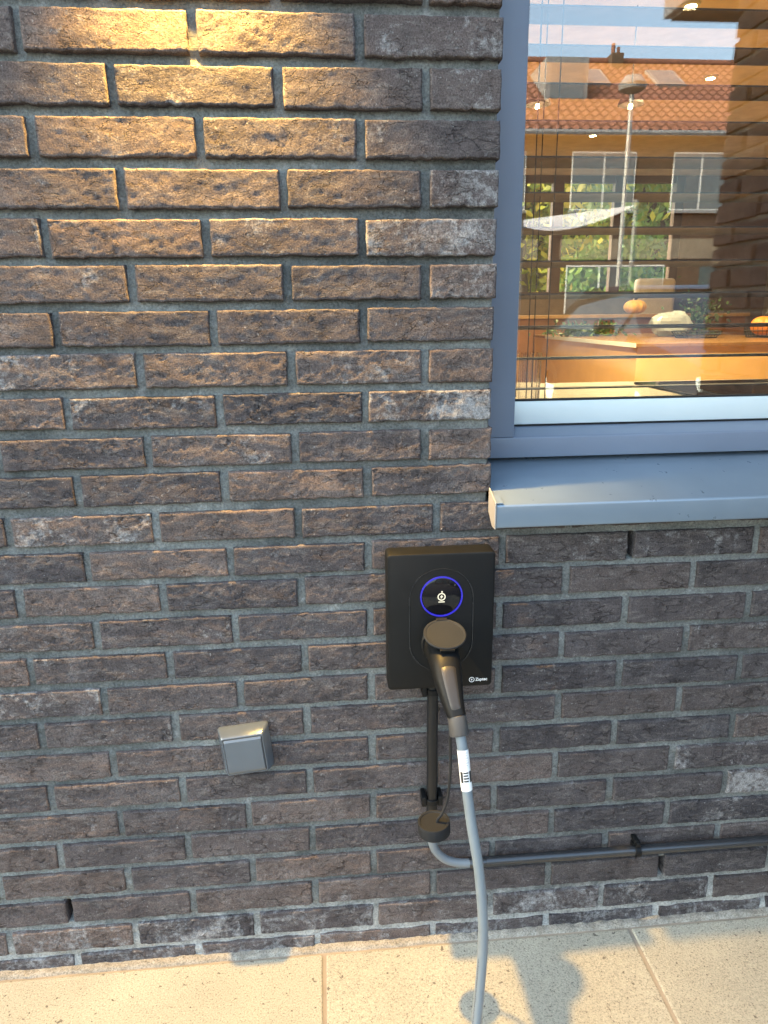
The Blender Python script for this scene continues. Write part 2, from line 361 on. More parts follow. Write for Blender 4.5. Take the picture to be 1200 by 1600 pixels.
# ------------------------------------------------------------------ the brick wall
wall = empty('brick_wall'); tag(wall, 'dark brown handmade brick house wall with recessed grey mortar joints', 'wall')
ROWZ = {1: 1.5615, 2: 1.4959, 3: 1.4305, 4: 1.3644, 5: 1.2986, 6: 1.2352, 7: 1.1719, 8: 1.1096, 9: 1.0473, 10: 0.985, 11: 0.9256,
        12: 0.8615, 13: 0.7997, 14: 0.7404, 15: 0.6788, 16: 0.6174, 17: 0.555, 18: 0.4949, 19: 0.4321, 20: 0.3709, 21: 0.3084,
        22: 0.2468, 23: 0.1853, 24: 0.1245, 25: 0.0615, 26: 0.0005}
for r in (0, -1, -2, -3, -4): ROWZ[r] = 1.5615 + 0.0655 * (1 - r)
ZTOP = ROWZ[-4] + 0.033
XL, XC, XR = -1.36, -0.019, 0.93
JW = 0.0118
def brick_mesh(L, H, seed, relief=1.0, step=0.0031, D=0.05):
    rs = np.random.RandomState(seed); off = rs.uniform(0, 200, 3)
    e = np.array([0, .0009, .0021, .0037, .0056])
    def axis(S_):
        n = max(2, int((S_ - 2 * e[-1]) / step)); inner = np.linspace(e[-1], S_ - e[-1], n)
        return np.concatenate([e[:-1], inner, (S_ - e[:-1])[::-1]]) - S_ / 2
    us, vs = axis(L), axis(H); nx, nz = len(us), len(vs)
    U, V = np.meshgrid(us, vs, indexing='ij')
    ezt = 0.0014 * fbm(us / .045 + off[0], off[1], 1.5) + 0.0011 * noise(us / .011 + off[0], off[1], 9)
    ezb = 0.0022 * fbm(us / .035 + off[0], off[1], 41.5) + 0.0022 * noise(us / .010 + off[0], off[1], 77)
    exl = 0.0020 * fbm(vs / .02 + off[2], off[0], 3.2); exr = 0.0020 * fbm(vs / .02 + off[2], off[0], 63.2)
    tv = (V + H / 2) / H; tu = (U + L / 2) / L
    X = U + exl[None, :] * (1 - tu) ** 3 + exr[None, :] * tu ** 3
    Z = V + ezt[:, None] * tv ** 2 + ezb[:, None] * (1 - tv) ** 2
    dx = np.minimum(U + L / 2, L / 2 - U); dz = np.minimum(V + H / 2, H / 2 - V)
    r = 0.0031 + 0.0018 * fbm(U / .03 + off[0], V / .03 + off[1], 5)
    d = np.minimum(dx, dz); d = np.where((dx < r) & (dz < r), r - np.sqrt(np.clip((r - dx) ** 2 + (r - dz) ** 2, 0, None)), d)
    q = np.clip(1 - np.clip(d, 0, None) / r, 0, 1)
    Y = r * (1 - np.sqrt(np.clip(1 - q * q, 0, 1)))
    p, s = U + off[0], V + off[1]
    h = 0.0013 * fbm(p / .07, s / .03, off[2], 3) + 0.0008 * fbm(p / .012, s / .008, off[2] + 5, 3)
    mask = np.clip(fbm(p / .06, s / .025, off[2] + 9, 2) * 4 + 0.45, 0, 1)
    wx = 0.006 * noise(p / .02, s / .012, off[2] + 31)
    ridge = 1 - np.clip(np.abs(noise(p / .032, (s + wx) / .0085, off[2] + 13)) / 0.07, 0, 1)
    ridge2 = 1 - np.clip(np.abs(noise((p + s * .8) / .017, (s - p * .3 + wx) / .012, off[2] + 23)) / 0.08, 0, 1)
    h = h - relief * mask * (0.0010 * ridge + 0.0006 * ridge2)
    for k in range(rs.randint(1, 5)):
        cx, cz = rs.uniform(-L * .44, L * .44), rs.uniform(-H * .36, H * .36); a, b = rs.uniform(.0035, .010), rs.uniform(.0009, .0019)
        g = np.exp(-(((U - cx) / a) ** 2 + ((V - cz + 0.25 * (U - cx)) / b) ** 2) * 1.3); h = h - relief * rs.uniform(.0006, .0016) * g
    fade = np.clip(d / .004, 0, 1)
    Y = Y - h * fade * relief ** 0.5
    verts = np.stack([X, Y, Z], -1).reshape(-1, 3)
    idx = np.arange(nx * nz).reshape(nx, nz)
    f = np.stack([idx[:-1, :-1], idx[1:, :-1], idx[1:, 1:], idx[:-1, 1:]], -1).reshape(-1, 4)
    ring = np.concatenate([idx[:, 0], idx[-1, 1:], idx[-2::-1, -1], idx[0, -2:0:-1]])
    back = verts[ring].copy(); back[:, 1] = D
    bi = len(verts) + np.arange(len(ring)); verts = np.concatenate([verts, back])
    rn, bn = np.roll(ring, -1), np.roll(bi, -1)
    f = np.concatenate([f, np.stack([ring, bi, bn, rn], -1)])
    me = bpy.data.meshes.new('brick')
    me.vertices.add(len(verts)); me.vertices.foreach_set('co', verts.ravel())
    me.loops.add(f.size); me.loops.foreach_set('vertex_index', f.ravel().astype(np.int32))
    me.polygons.add(len(f)); me.polygons.foreach_set('loop_start', np.arange(0, f.size, 4, dtype=np.int32))
    me.polygons.foreach_set('use_smooth', np.ones(len(f), bool))
    me.update(); me.validate(); me.materials.append(MBRICK); return me
def row_joints(r):
    if r % 2: J = [-1.133, -0.905, -0.677, -0.449, -0.221, 0.0065, 0.2305, 0.459, 0.687, 0.915]
    else:
        J = [-1.246, -1.018, -0.790, -0.563, -0.335, -0.107, 0.1205, 0.349, 0.577, 0.805]
        if r <= 10: J[5] = -0.127
    return J
BLOOM = [(1, -.12, .45), (2, -.07, .55), (3, -.12, .35), (4, -.07, .9), (5, -.12, 1.0), (5, -.33, .45), (6, -.07, .75), (8, -.23, .6), (8, -.67, .7),
         (9, -.12, 1.0), (9, -.56, .6), (12, -.68, .6), (13, .1, .45), (13, .34, .45), (17, -.79, .8), (20, .47, .5), (21, .55, 1.5), (22, .45, .5),
         (25, -.56, .9), (25, -.79, .9), (25, -.33, .8), (25, .12, 1.0), (25, .35, .7), (25, -.11, .55), (26, -.68, .9), (26, -.9, 1.0), (26, -.45, .9), (26, -.22, .8), (26, 0.0, .9), (26, .23, .8), (26, .46, .8)]
rnd = random.Random(11)
WEEP = [(24, -0.790), (13, 0.2305), (24, 0.349)]
k = 0
for r in range(-4, 27):
    right = XC if r <= 11 else XR
    J = row_joints(r); edges = []
    prev = XL - JW / 2
    for x in J + [None]:
        x1 = (right + JW / 2) if (x is None or x > right - 0.04) else x
        if x1 - prev > 0.03: edges.append((prev + JW / 2, x1 - JW / 2))
        prev = x1
        if x1 >= right: break
    zc = ROWZ[r]; H = 0.0515 if r <= 8 else 0.0492
    for a, b in edges:
        k += 1
        jit = rnd.uniform(-1, 1); L = b - a + rnd.uniform(-.0025, .0015)
        if b > right - 0.001 and r <= 11: L = b - a
        Hh = H + rnd.uniform(-.0022, .0014)
        me = brick_mesh(L, Hh, 1000 + k, rnd.uniform(.6, 1.0) if r < 8 else (rnd.uniform(1.3, 2.1) if a < 0 else rnd.uniform(1.0, 1.7)))
        o = link_mesh('brick', me, None, wall, ((a + b) / 2 + (rnd.uniform(-.0008, .0008) if b < right - .01 else rnd.uniform(-.002, .002)), rnd.uniform(-.0007, .0009), zc + rnd.uniform(-.001, .001)),
                      (rnd.uniform(-.006, .014), rnd.uniform(-.0045, .0045), rnd.uniform(-.004, .004)))
        bl = rnd.uniform(-0.15, .30)
        for rr, xx, am in BLOOM:
            if rr == r and a - .005 <= xx <= b + .005: bl = am
        o['bloom'] = bl; o['dark_cool'] = min(1.0, max(0.0, (0.85 if (a > 0 and r >= 12) else 0.15) + rnd.uniform(-.3, .3)))  # bricks below the sill, right of its corner, mostly darker and cooler
# mortar: one relief sheet behind the brick faces, left of and below the window
def sheet(name, x0, x1, z0, z1, mat, step, yfun, parent):
    nx, nz = int((x1 - x0) / step) + 1, int((z1 - z0) / step) + 1
    X, Z = np.meshgrid(np.linspace(x0, x1, nx), np.linspace(z0, z1, nz), indexing='ij')
    Y = yfun(X, Z); verts = np.stack([X, Y, Z], -1).reshape(-1, 3)
    idx = np.arange(nx * nz).reshape(nx, nz)
    f = np.stack([idx[:-1, :-1], idx[1:, :-1], idx[1:, 1:], idx[:-1, 1:]], -1).reshape(-1, 4)
    me = bpy.data.meshes.new(name)
    me.vertices.add(len(verts)); me.vertices.foreach_set('co', verts.ravel())
    me.loops.add(f.size); me.loops.foreach_set('vertex_index', f.ravel().astype(np.int32))
    me.polygons.add(len(f)); me.polygons.foreach_set('loop_start', np.arange(0, f.size, 4, dtype=np.int32))
    me.polygons.foreach_set('use_smooth', np.ones(len(f), bool)); me.update(); me.materials.append(mat)
    return link_mesh(name, me, None, parent)
def mortar_y(X, Z):
    # upper courses are raked deeper than the lower ones
    deep = 0.0072 + 0.0056 * np.clip((Z - 0.95) / 0.35, 0, 1)
    y = deep + 0.0022 * fbm(X / .03, Z / .018, 3.3, 3) + 0.0009 * noise(X / .006, Z / .005, 8.8)
    # perpend joints are fuller
    best = np.full(X.shape, 9.0)
    for r, zc in ROWZ.items():
        sel = np.abs(Z - zc) < 0.022
        if not sel.any(): continue
        for xj in row_joints(r): best = np.where(sel, np.minimum(best, np.abs(X - xj)), best)
    y = np.where(best < .01, y - 0.0022, y)
    # mortar dragged onto the lowest course
    y = y - 0.004 * np.clip((0.10 - Z) / 0.06, 0, 1) * np.clip(0.5 + fbm(X / .08, Z / .03, 12.1, 3) * 2, 0, 1)
    for r, xj in WEEP:
        y = np.where((np.abs(X - xj) < .0062) & (np.abs(Z - ROWZ[r]) < .0215), 0.06, y)
    return y
sheet('mortar', XL, XC - 0.006, -0.01, ZTOP, MMORT, 0.0042, mortar_y, wall)
sheet('mortar', XC - 0.006, XR, -0.01, 0.884, MMORT, 0.0042, mortar_y, wall)
# the masonry body behind, and the wall beyond the picture (pattern only)
MPAT = brick_pattern('brickwork_pattern', (0.085, 0.066, 0.058), (0.125, 0.10, 0.088), (0.16, 0.172, 0.172), rot=(R(90), 0, 0))
MB().box(-6, XC - 0.010, 0.064, 0.235, -0.2, 2.3).box(XC - 0.010, XR, 0.064, 0.235, -0.2, 0.80).build('masonry_core', MMORT, wall)
MB().box(-6, XL - 0.004, 0.001, 0.0635, -0.2, 2.3).box(XL - 0.004, XC, 0.001, 0.0635, ZTOP + .003, 2.3).box(-6, 6, 0.001, 0.235, 2.303, 5.6).build('plain_brickwork', MPAT, wall)
# reveal: the side of the opening (brick ends already there, mortar between them)
MB().box(XC - 0.006, XC - 0.003, 0.012, 0.235, 0.83, 2.3).build('reveal_mortar', MMORT, wall)
# cement fillet smeared along the foot of the wall
def fillet(name, x0, x1, parent):
    n = int((x1 - x0) / .004); xs = np.linspace(x0, x1, n)
    hz = 0.0022 + 0.0036 * fbm(xs / .05, 1.1, 2.2, 3) + .0022 * noise(xs / .012, 5.5, 1.0); hz = np.maximum(hz, .0006); wy = 0.0145 + .003 * fbm(xs / .07, 8.1, 4.2, 3)
    rows = [[(x, 0.012, h * 1.25) for x, h in zip(xs, hz)], [(x, -0.002, h * 1.1) for x, h in zip(xs, hz)], [(x, -w * .45, h * .62 + .001) for x, h, w in zip(xs, hz, wy)], [(x, -w, .0012) for x, w in zip(xs, wy)], [(x, -w - .001, -.006) for x, w in zip(xs, wy)]]
    V = [p for rw in rows for p in rw]; F = [(i * n + j, (i + 1) * n + j, (i + 1) * n + j + 1, i * n + j + 1) for i in range(4) for j in range(n - 1)]
    me = bpy.data.meshes.new(name); me.from_pydata(V, [], F); me.materials.append(MCEM); smooth(me, 80); return link_mesh(name, me, None, parent)
mc = Mat('cement_smear', rough=0.95, spec=0.2); _v = mc.coord()
mc.col(mc.mix(0.9, mc.ramp(mc.noise(_v, 45, 5, 0.7), [(0.3, (0.27, 0.245, 0.20)), (0.7, (0.46, 0.43, 0.37))]), mc.ramp(mc.noise(_v, 330, 3, 0.75), [(0.3, (0.35, 0.35, 0.35)), (0.5, (1, 1, 1)), (0.7, (1.4, 1.4, 1.4))]), 'MULTIPLY')); mc.bump(mc.noise(_v, 260, 5, 0.8), 1.0, 0.004)
MCEM = mc.m
fillet('cement_fillet', XL, XR, wall)

# ------------------------------------------------------------------ window
win = empty('window', (0, 0.1, 0.93)); tag(win, 'blue-grey painted kitchen window with reflections in its pane', 'window')
win_o = Vector((0, 0.1, 0.93))
def wpart(mb, name, mat, parent=None, sm=True):
    o = mb.build(name, mat, parent or win, sm); o.location = -win_o if parent is None else (0, 0, 0); return o
WX0, WX1, WZ0, WZ1 = -0.019, 0.862, 0.9395, 2.26
wpart(MB().box(WX0 + .0005, 0.0458, 0.100, 0.165, WZ0 + 0.0365, WZ1, .0025), 'stile', MFRAME)
wpart(MB().box(0.80, WX1, 0.100, 0.165, WZ0 + 0.0365, WZ1, .0025), 'stile', MFRAME)
wpart(MB().prism([(0.1005, WZ0), (0.1005, WZ0 + .0352), (0.104, WZ0 + .0375), (0.1475, WZ0 + .0475), (0.165, WZ0 + .0475), (0.165, WZ0)], 'x', WX0 + .001, WX1 - .001, .0012), 'bottom_rail', MFRAME)
wpart(MB().box(0.047, 0.799, 0.102, 0.165, WZ1 - .05, WZ1 - .0005, .0025), 'top_rail', MFRAME)
wpart(MB().box(0.0462, 0.7995, 0.1505, 0.166, WZ0 + .0515, WZ0 + .0930, .0015), 'glazing_bead', MBEAD)
wpart(MB().box(0.0462, 0.7995, 0.153, 0.164, WZ0 + .0475, WZ0 + .0513).box(0.0462, 0.7995, 0.155, 0.166, WZ0 + .0932, WZ0 + .0965), 'gasket', MRUB)
wpart(MB().box(0.0462, 0.7995, 0.1585, 0.1645, WZ0 + .0966, WZ1 - .0505), 'pane', MPANE, sm=False)

# ------------------------------------------------------------------ window sill
sill = empty('window_sill', (0, 0, 0.85)); tag(sill, 'sloping grey aluminium window sill with folded front lip', 'window sill')
SZ = Vector((0, 0, -0.85))
ZB = 0.9365
prof = [(0.10 + .03, 0.9285 + .0072), (-.0435, 0.8945), (-.0465, 0.8925), (-.0475, 0.8895), (-.0475, 0.8565), (-.0460, 0.8545), (-.0440, 0.8545), (-.0440, 0.8895), (-.042, 0.8910), (0.13, 0.9330)]
o = MB().prism(prof, 'x', -.0185, 0.926, .0006, 1).build('slab', MSILL, sill, True, 25); o.location = SZ
MCAP = painted('sill_end', (0.34, 0.32, 0.30), 0.45, 0.2, bstr=0.03)
o = MB().prism([(-.0488, .8535), (-.0488, .8975), (-.002, .9115), (-.002, .872), (-.030, .8535)], 'x', -.0215, -.0190, .0005, 1).build('end_cap', MCAP, sill); o.location = SZ
o = MB().prism([(-.0470, .8950), (-.0470, .8965), (-.022, .9045), (-.022, .9005)], 'x', -.0189, -.0080, .0003, 1).build('corner_fold', MSILL, sill); o.location = SZ
tag(MB().box(WX0 + .001, XR - .002, 0.124, 0.2, 0.84, 0.925).build('sill_packer', MRUB, win), None); bpy.data.objects['sill_packer'].location = -win_o

# ------------------------------------------------------------------ charger
CX, CZ, CY = -0.1068, 0.6970, -0.051
chg = empty('wall_charger', (CX, 0, CZ)); tag(chg, 'matte black wall charger with glowing blue ring display', 'charger')
HW, HH = 0.0885, 0.1205
def rrect(w, h, r, n=6, cx=0, cz=0):
    out = []
    for sx, sz, a0 in ((1, 1, 0), (-1, 1, 90), (-1, -1, 180), (1, -1, 270)):
        for i in range(n + 1):
            a = R(a0 + 90 * i / n); out.append((cx + sx * (w - r) + r * math.cos(a), cz + sz * (h - r) + r * math.sin(a)))
    return out
def body_rings(levels, r0):
    return [[(x, y, z) for x, z in rrect(w, h, r)] for y, w, h, r in levels]
rings = body_rings([(0.0, HW - .004, HH - .004, .006), (-.012, HW - .003, HH - .003, .006), (-.0125, HW, HH, .006), (CY + .0035, HW, HH, .006), (CY + .0012, HW - .0009, HH - .0009, .0058), (CY, HW - .003, HH - .003, .005)], .006)
MB().loft(rings).build('housing', MBLK, chg, True, 35)
def arc_band(outer, inner, y0, y1):
    """flat ring between two outlines of the same count"""
    b = MB(); bm = b.bm; n = len(outer)
    V = [[bm.verts.new((p[0], y, p[1])) for p in ol] for ol, y in ((outer, y1), (outer, y0), (inner, y0), (inner, y1))]
    for q in range(4):
        A, B = V[q], V[(q + 1) % 4]
        for i in range(n): bm.faces.new((A[i], A[(i + 1) % n], B[(i + 1) % n], B[i]))
    bmesh.ops.recalc_face_normals(bm, faces=bm.faces); return b
def circ(r, cx=0, cz=0, n=48): return [(cx + r * math.cos(2 * math.pi * i / n), cz + r * math.sin(2 * math.pi * i / n)) for i in range(n)]
def stadium(w, h, cz=0, n=24):
    out = []
    for i in range(n + 1): a = math.pi * i / n; out.append((w * math.cos(a), cz + (h - w) + w * math.sin(a)))
    for i in range(n + 1): a = math.pi + math.pi * i / n; out.append((w * math.cos(a), cz - (h - w) + w * math.sin(a)))
    return out
SC = 0.004
arc_band(stadium(.0535, .0915, SC), stadium(.0520, .0900, SC), CY - .0011, CY + .002).build('panel_rim', painted('rim_plastic', (0.016, 0.017, 0.019), 0.25, bstr=0), chg, True)
DZ = 0.0465
ring = arc_band(circ(.0350, 0, DZ), circ(.0328, 0, DZ), CY - .0022, CY + .001).build('status_ring', emis('blue_led', (0.022, 0.010, 1.0), 0.09), chg, True, 60)
disp = MB().lathe([(0, 0), (.0326, 0), (.0326, .0016), (.0300, .0028), (0, .0030)], 48, Matrix.Translation((0, CY + .001, DZ)) @ Matrix.Rotation(R(90), 4, 'X')).build('display', MGLOSSBLK, chg, True, 50)
MICON = emis('display_icon', (1.0, 0.93, 0.80), 0.15)
yi = CY - .0024
arc_band(circ(.0066, 0, DZ), circ(.0050, 0, DZ), yi, yi + .0006).build('icon_ring', MICON, disp)
MB().prism([(.0012, DZ + .0042), (-.0026, DZ - .0006), (-.0004, DZ - .0006), (-.0014, DZ - .0040), (.0026, DZ + .0010), (.0003, DZ + .0010)], 'y', yi, yi + .0006).build('icon_bolt', MICON, disp)
MB().prism(circ(.0013, .0006, DZ + .0086, 14), 'y', yi, yi + .0006).build('icon_dot', MICON, disp)
MB().box(-.0052, .0052, yi, yi + .0006, DZ - .0096, DZ - .0082).build('icon_bar', MICON, disp)
# maker's mark bottom right
yl = CY - .0004
mk = arc_band(circ(.0047, .0535, -.1075, 32), circ(.0038, .0535, -.1075, 32), yl, yl + .0006).build('logo_ring', MWHITE, chg)
MB().prism([(.0541, -.1050), (.0517, -.1080), (.0531, -.1080), (.0527, -.1100), (.0551, -.1070), (.0537, -.1070)], 'y', yl, yl + .0006).build('logo_bolt', MWHITE, chg)
fc = bpy.data.curves.new('lettering', 'FONT'); fc.body = 'Zaptec'; fc.size = 0.0082; fc.extrude = 0.0002; fc.offset = 0.00012; fc.align_y = 'CENTER'
fo = bpy.data.objects.new('lettering_src', fc); COL.objects.link(fo); bpy.context.view_layer.update()
tm = bpy.data.meshes.new_from_object(fo.evaluated_get(bpy.context.evaluated_depsgraph_get())); bpy.data.objects.remove(fo)
tm.materials.clear(); tm.materials.append(MWHITE); tm.name = 'lettering'
xs_ = [v.co.x for v in tm.vertices]; tw = max(xs_) - min(xs_)
o = link_mesh('lettering', tm, None, chg, (.0600, yl, -.1075), (R(90), 0, 0)); o.scale = (.0200 / tw, .93, 1)
# socket collar and flip lid
ax = Matrix.Rotation(R(90), 4, 'X')
MB().lathe([(0.024, -.002), (.0335, -.002), (.0335, .004), (.0315, .006), (.028, .006), (.028, .001), (.024, .001)], 48, Matrix.Translation((0, CY, -.036)) @ ax).build('socket', MBLK, chg, True)
lidM = Matrix.Translation((0, CY - .0035, 0.0075)) @ Matrix.Rotation(R(18), 4, 'X')
LR = 0.0345
o = MB().lathe([(0, -.0032), (LR - .0012, -.0032), (LR, -.0022), (LR, .0002), (LR - .0010, .0012), (LR - .0040, .0010), (LR - .0048, .0004), (0, .0004)], 56, lidM @ Matrix.Translation((0, -LR, 0))).build('socket_lid', MLID, chg, True, 30)
mb = MB().box(-.009, .009, -.004, .004, -.0045, .0022, .0008, rot=lidM); mb.build('lid_hinge', MBLK, o)
mb = MB().box(-.0125, .0105, -2 * LR - .0016, -2 * LR + .0045, -.0060, -.0010, .0006, rot=lidM); mb.build('lid_catch', MBLK, o)

# ------------------------------------------------------------------ charging cable with its plug
cab = empty('charging_cable', (-0.068, -0.22, 0.0)); tag(cab, 'grey charging cable with black plug hanging from the black charger', 'cable')
CO = Vector((0.068, 0.22, 0.0))
def cpart(mb, name, mat, parent=None, sm=True, ang=40):
    o = mb.build(name, mat, parent or cab, sm, ang); o.location = CO if parent is None else (0, 0, 0); return o
def oval(c, tdir, wx, wy, n=20, sq=2.6):
    """superellipse ring around c, perpendicular to tdir; wx along world x, wy in the yz plane"""
    t = Vector(tdir).normalized(); xa = Vector((1, 0, 0)); xa = (xa - t * xa.dot(t)).normalized(); ya = t.cross(xa)
    out = []
    for i in range(n):
        a = 2 * math.pi * i / n; ca, sa = math.cos(a), math.sin(a)
        p = c + xa * wx * math.copysign(abs(ca) ** (2 / sq), ca) + ya * wy * math.copysign(abs(sa) ** (2 / sq), sa)
        out.append(tuple(p))
    return out
axis_c = [(-.1090, -.040, .6560), (-.1090, -.066, .6560), (-.1092, -.090, .6560), (-.1096, -.112, .6515), (-.1092, -.131, .6390), (-.1075, -.148, .6240), (-.1052, -.163, .6090), (-.1020, -.175, .5960)]
wxs = [.0268, .0268, .0255, .0240, .0222, .0192, .0160, .0140]; wys = [.0262, .0262, .0250, .0225, .0205, .0185, .0158, .0140]
P = spline(axis_c, 4); m_ = len(P)
rings = []
for i, p in enumerate(P):
    t = P[min(i + 1, m_ - 1)] - P[max(i - 1, 0)]; f = i / (m_ - 1) * (len(wxs) - 1); a = min(int(f), len(wxs) - 2); w = f - a
    rings.append(oval(p, t, wxs[a] * (1 - w) + wxs[a + 1] * w, wys[a] * (1 - w) + wys[a + 1] * w, 28))
handle = cpart(MB().loft(rings), 'plug_handle', MBLK, None, True, 50)
# grip inset on the outer face of the handle: a slightly raised tapered plate
def outer_pt(s, side):
    f = s * (m_ - 1); a = min(int(f), m_ - 2); w = f - a; p = P[a] * (1 - w) + P[a + 1] * w
    t = (P[min(a + 1, m_ - 1)] - P[max(a - 1, 0)]).normalized(); g = s * (len(wxs) - 1); a2 = min(int(g), len(wxs) - 2); w2 = g - a2
    wx = wxs[a2] * (1 - w2) + wxs[a2 + 1] * w2; wy = wys[a2] * (1 - w2) + wys[a2 + 1] * w2
    xa = Vector((1, 0, 0)); xa = (xa - t * xa.dot(t)).normalized(); nn = xa.cross(t)
    if nn.y > 0: nn = -nn
    return p, xa, nn, wx, wy
g = MB(); V = []
NS, NC = 14, 8
lay = []
for i in range(NS):
    s = 0.50 + 0.44 * i / (NS - 1); p, xa, nn, wx, wy = outer_pt(s, 0); rw = []
    for j in range(NC):
        c = -1 + 2 * j / (NC - 1); ww = wx * (0.60 if 0 < i < NS - 1 else 0.50)
        rise = wy * (1 - abs(c * .62) ** 2.6) ** (1 / 2.6) + (.0009 if 0 < j < NC - 1 and 0 < i < NS - 1 else -.0006)
        rw.append(g.bm.verts.new(p + xa * (ww * c) + nn * rise))
    lay.append(rw)
for i in range(NS - 1):
    for j in range(NC - 1): g.bm.faces.new((lay[i][j], lay[i][j + 1], lay[i + 1][j + 1], lay[i + 1][j]))
bmesh.ops.recalc_face_normals(g.bm, faces=g.bm.faces)
cpart(g, 'grip_plate', MGRIP, handle, True, 80)
MCOL = painted('collar_plastic', (0.060, 0.058, 0.057), 0.45, bscale=1500, bstr=0.15)
c0, c1 = Vector((-.1025, -.1735, .5990)), Vector((-.0998, -.1865, .5720)); td = (c1 - c0)
cpart(MB().tube([c0, c0 + td * .03, c0 + td * .94, c1], .0145, 32, True, [.0132, .0143, .0150, .0142]), 'collar', MCOL, None, True, 35)
ctrl = [(-.1005, -.1835, .580), (-.0985, -.189, .5690), (-.0957, -.197, .5448), (-.0920, -.208, .4964), (-.0854, -.220, .4368), (-.0762, -.230, .3746), (-.0706, -.239, .3107), (-.0687, -.246, .2563), (-.0712, -.252, .2004),
        (-.0757, -.258, .1437), (-.0805, -.266, .0872), (-.0820, -.290, .0330), (-.0700, -.345, .0120), (-.030, -.46, .0086), (.06, -.66, .0086), (.16, -.90, .0086), (.27, -1.20, .0086), (.52, -1.62, .0086), (.95, -2.30, .0086), (1.50, -3.10, .0086), (2.25, -3.85, .0086), (2.85, -4.15, .010)]
cpath = spline(ctrl, 10)
CR = 0.0080
cable_o = cpart(MB().tube(cpath, CR, 20), 'cable', MCABLE, None, True, 60)
def wrap(i0, i1, f0, f1, rad, a0, a1, na=10, ns=8):
    """patch wrapped on the cable between path parameters f0..f1 (index units)"""
    b = MB(); rows_ = []
    for i in range(ns):
        f = f0 + (f1 - f0) * i / (ns - 1); a = int(f); w = f - a; p = cpath[a] * (1 - w) + cpath[a + 1] * w; t = (cpath[a + 1] - cpath[a]).normalized()
        xa = Vector((1, 0, 0)); xa = (xa - t * xa.dot(t)).normalized(); ya = xa.cross(t)
        if ya.y > 0: ya = -ya
        rows_.append([b.bm.verts.new(p + (xa * math.sin(R(a0 + (a1 - a0) * j / (na - 1))) + ya * math.cos(R(a0 + (a1 - a0) * j / (na - 1)))) * rad) for j in range(na)])
    for i in range(ns - 1):
        for j in range(na - 1): b.bm.faces.new((rows_[i][j], rows_[i][j + 1], rows_[i + 1][j + 1], rows_[i + 1][j]))
    bmesh.ops.recalc_face_normals(b.bm, faces=b.bm.faces); return b
lab = cpart(wrap(0, 0, 17.2, 30.6, CR + .0006, -120, 120, 24, 14), 'label_sticker', MPAPER)
for f0, f1, a0, a1 in [(25.0, 28.2, -62, -34), (25.0, 28.2, 34, 66)]:
    cpart(wrap(0, 0, f0, f1, CR + .0009, a0, a1), 'print_block', MINK, lab)
for q, f0 in enumerate([25.0, 25.8, 26.6, 27.4]):
    cpart(wrap(0, 0, f0 + .1, f0 + .55, CR + .0009, -28, 26 - 6 * (q % 2), 8, 3), 'print_line', MINK, lab)
for q, f0 in enumerate([18.3, 19.4, 20.4, 21.3, 22.1, 22.9]):
    cpart(wrap(0, 0, f0, f0 + .32, CR + .0009, -45 + 7 * (q % 3), 38 - 11 * (q % 2), 8, 3), 'print_line', MFAINT, lab)
MPRN = Mat('jacket_print', (0.09, 0.10, 0.11), 0.6).m
prr = random.Random(4); f = 77.0; pb = MB()
while f < 101:
    w = prr.uniform(.12, .40); b = wrap(0, 0, f, f + w, CR + .0003, -66, -50 + prr.uniform(-4, 2), 4, 3); me_ = b.mesh('t'); pb.bm.from_mesh(me_); f += w + prr.uniform(.12, .3)
cpart(pb, 'jacket_print', MPRN, cable_o)
# dust cap on its strap
MDC = painted('dust_cap', (0.015, 0.0165, 0.019), 0.55, bscale=1400, bstr=0.15, spec=0.2)
capT = Matrix.Translation((-.1280, -.1320, .3560)) @ Matrix.Rotation(R(-4), 4, 'Y')
cap = cpart(MB().lathe([(0, .002), (.0225, .002), (.0225, 0), (.0252, 0), (.0266, .0015), (.0272, .020), (.0262, .0222), (.0235, .0222), (.0222, .0205), (0, .0205)], 48, capT), 'dust_cap', MDC, None, True, 35)
cpart(MB().tube(spline([(-.1243, -.134, .3755), (-.1230, -.1345, .3830), (-.1164, -.138, .3970), (-.1090, -.142, .4260), (-.1065, -.148, .471), (-.1075, -.156, .5177), (-.1105, -.166, .5588), (-.1095, -.173, .5860), (-.1040, -.177, .5910)], 8), .0024, 12), 'cap_strap', MRUB)

# ------------------------------------------------------------------ conduit
con = empty('cable_conduit', (-0.1146, 0, 0.18)); tag(con, 'black conduit with grey bend clipped to the brick wall below the charger', 'conduit')
KO = Vector((0.1146, 0, -0.18))
def kpart(mb, name, mat, sm=True, ang=40):
    o = mb.build(name, mat, con, sm, ang); o.location = KO; return o
PY = -.0165
kpart(MB().tube([(-.1146, PY, .60), (-.1146, PY, .2560), (-.1146, PY, .2540)], .0098, 24, True, [.0098, .0098, .0092]), 'vertical_pipe', MBLK3)
kpart(MB().tube(spline([(-.1146, PY, .2600), (-.1143, PY, .2450), (-.1080, PY, .2200), (-.0900, PY, .1980), (-.066, PY, .1868), (-.044, PY, .1838), (-.034, PY, .1836)], 8), .0079, 22), 'grey_bend', MFLEX)
kpart(MB().tube([(-.042, PY, .1838), (-.040, PY, .1838), (-.012, PY, .1838), (-.010, PY, .1838)], .0102, 24, True, [.0096, .0104, .0104, .0096]), 'coupling', MBLK2)
kpart(MB().tube([(-.020, PY, .1838), (.3, PY, .1839), (XR - .02, PY, .1843)], .0096, 24), 'horizontal_pipe', MBLK2)
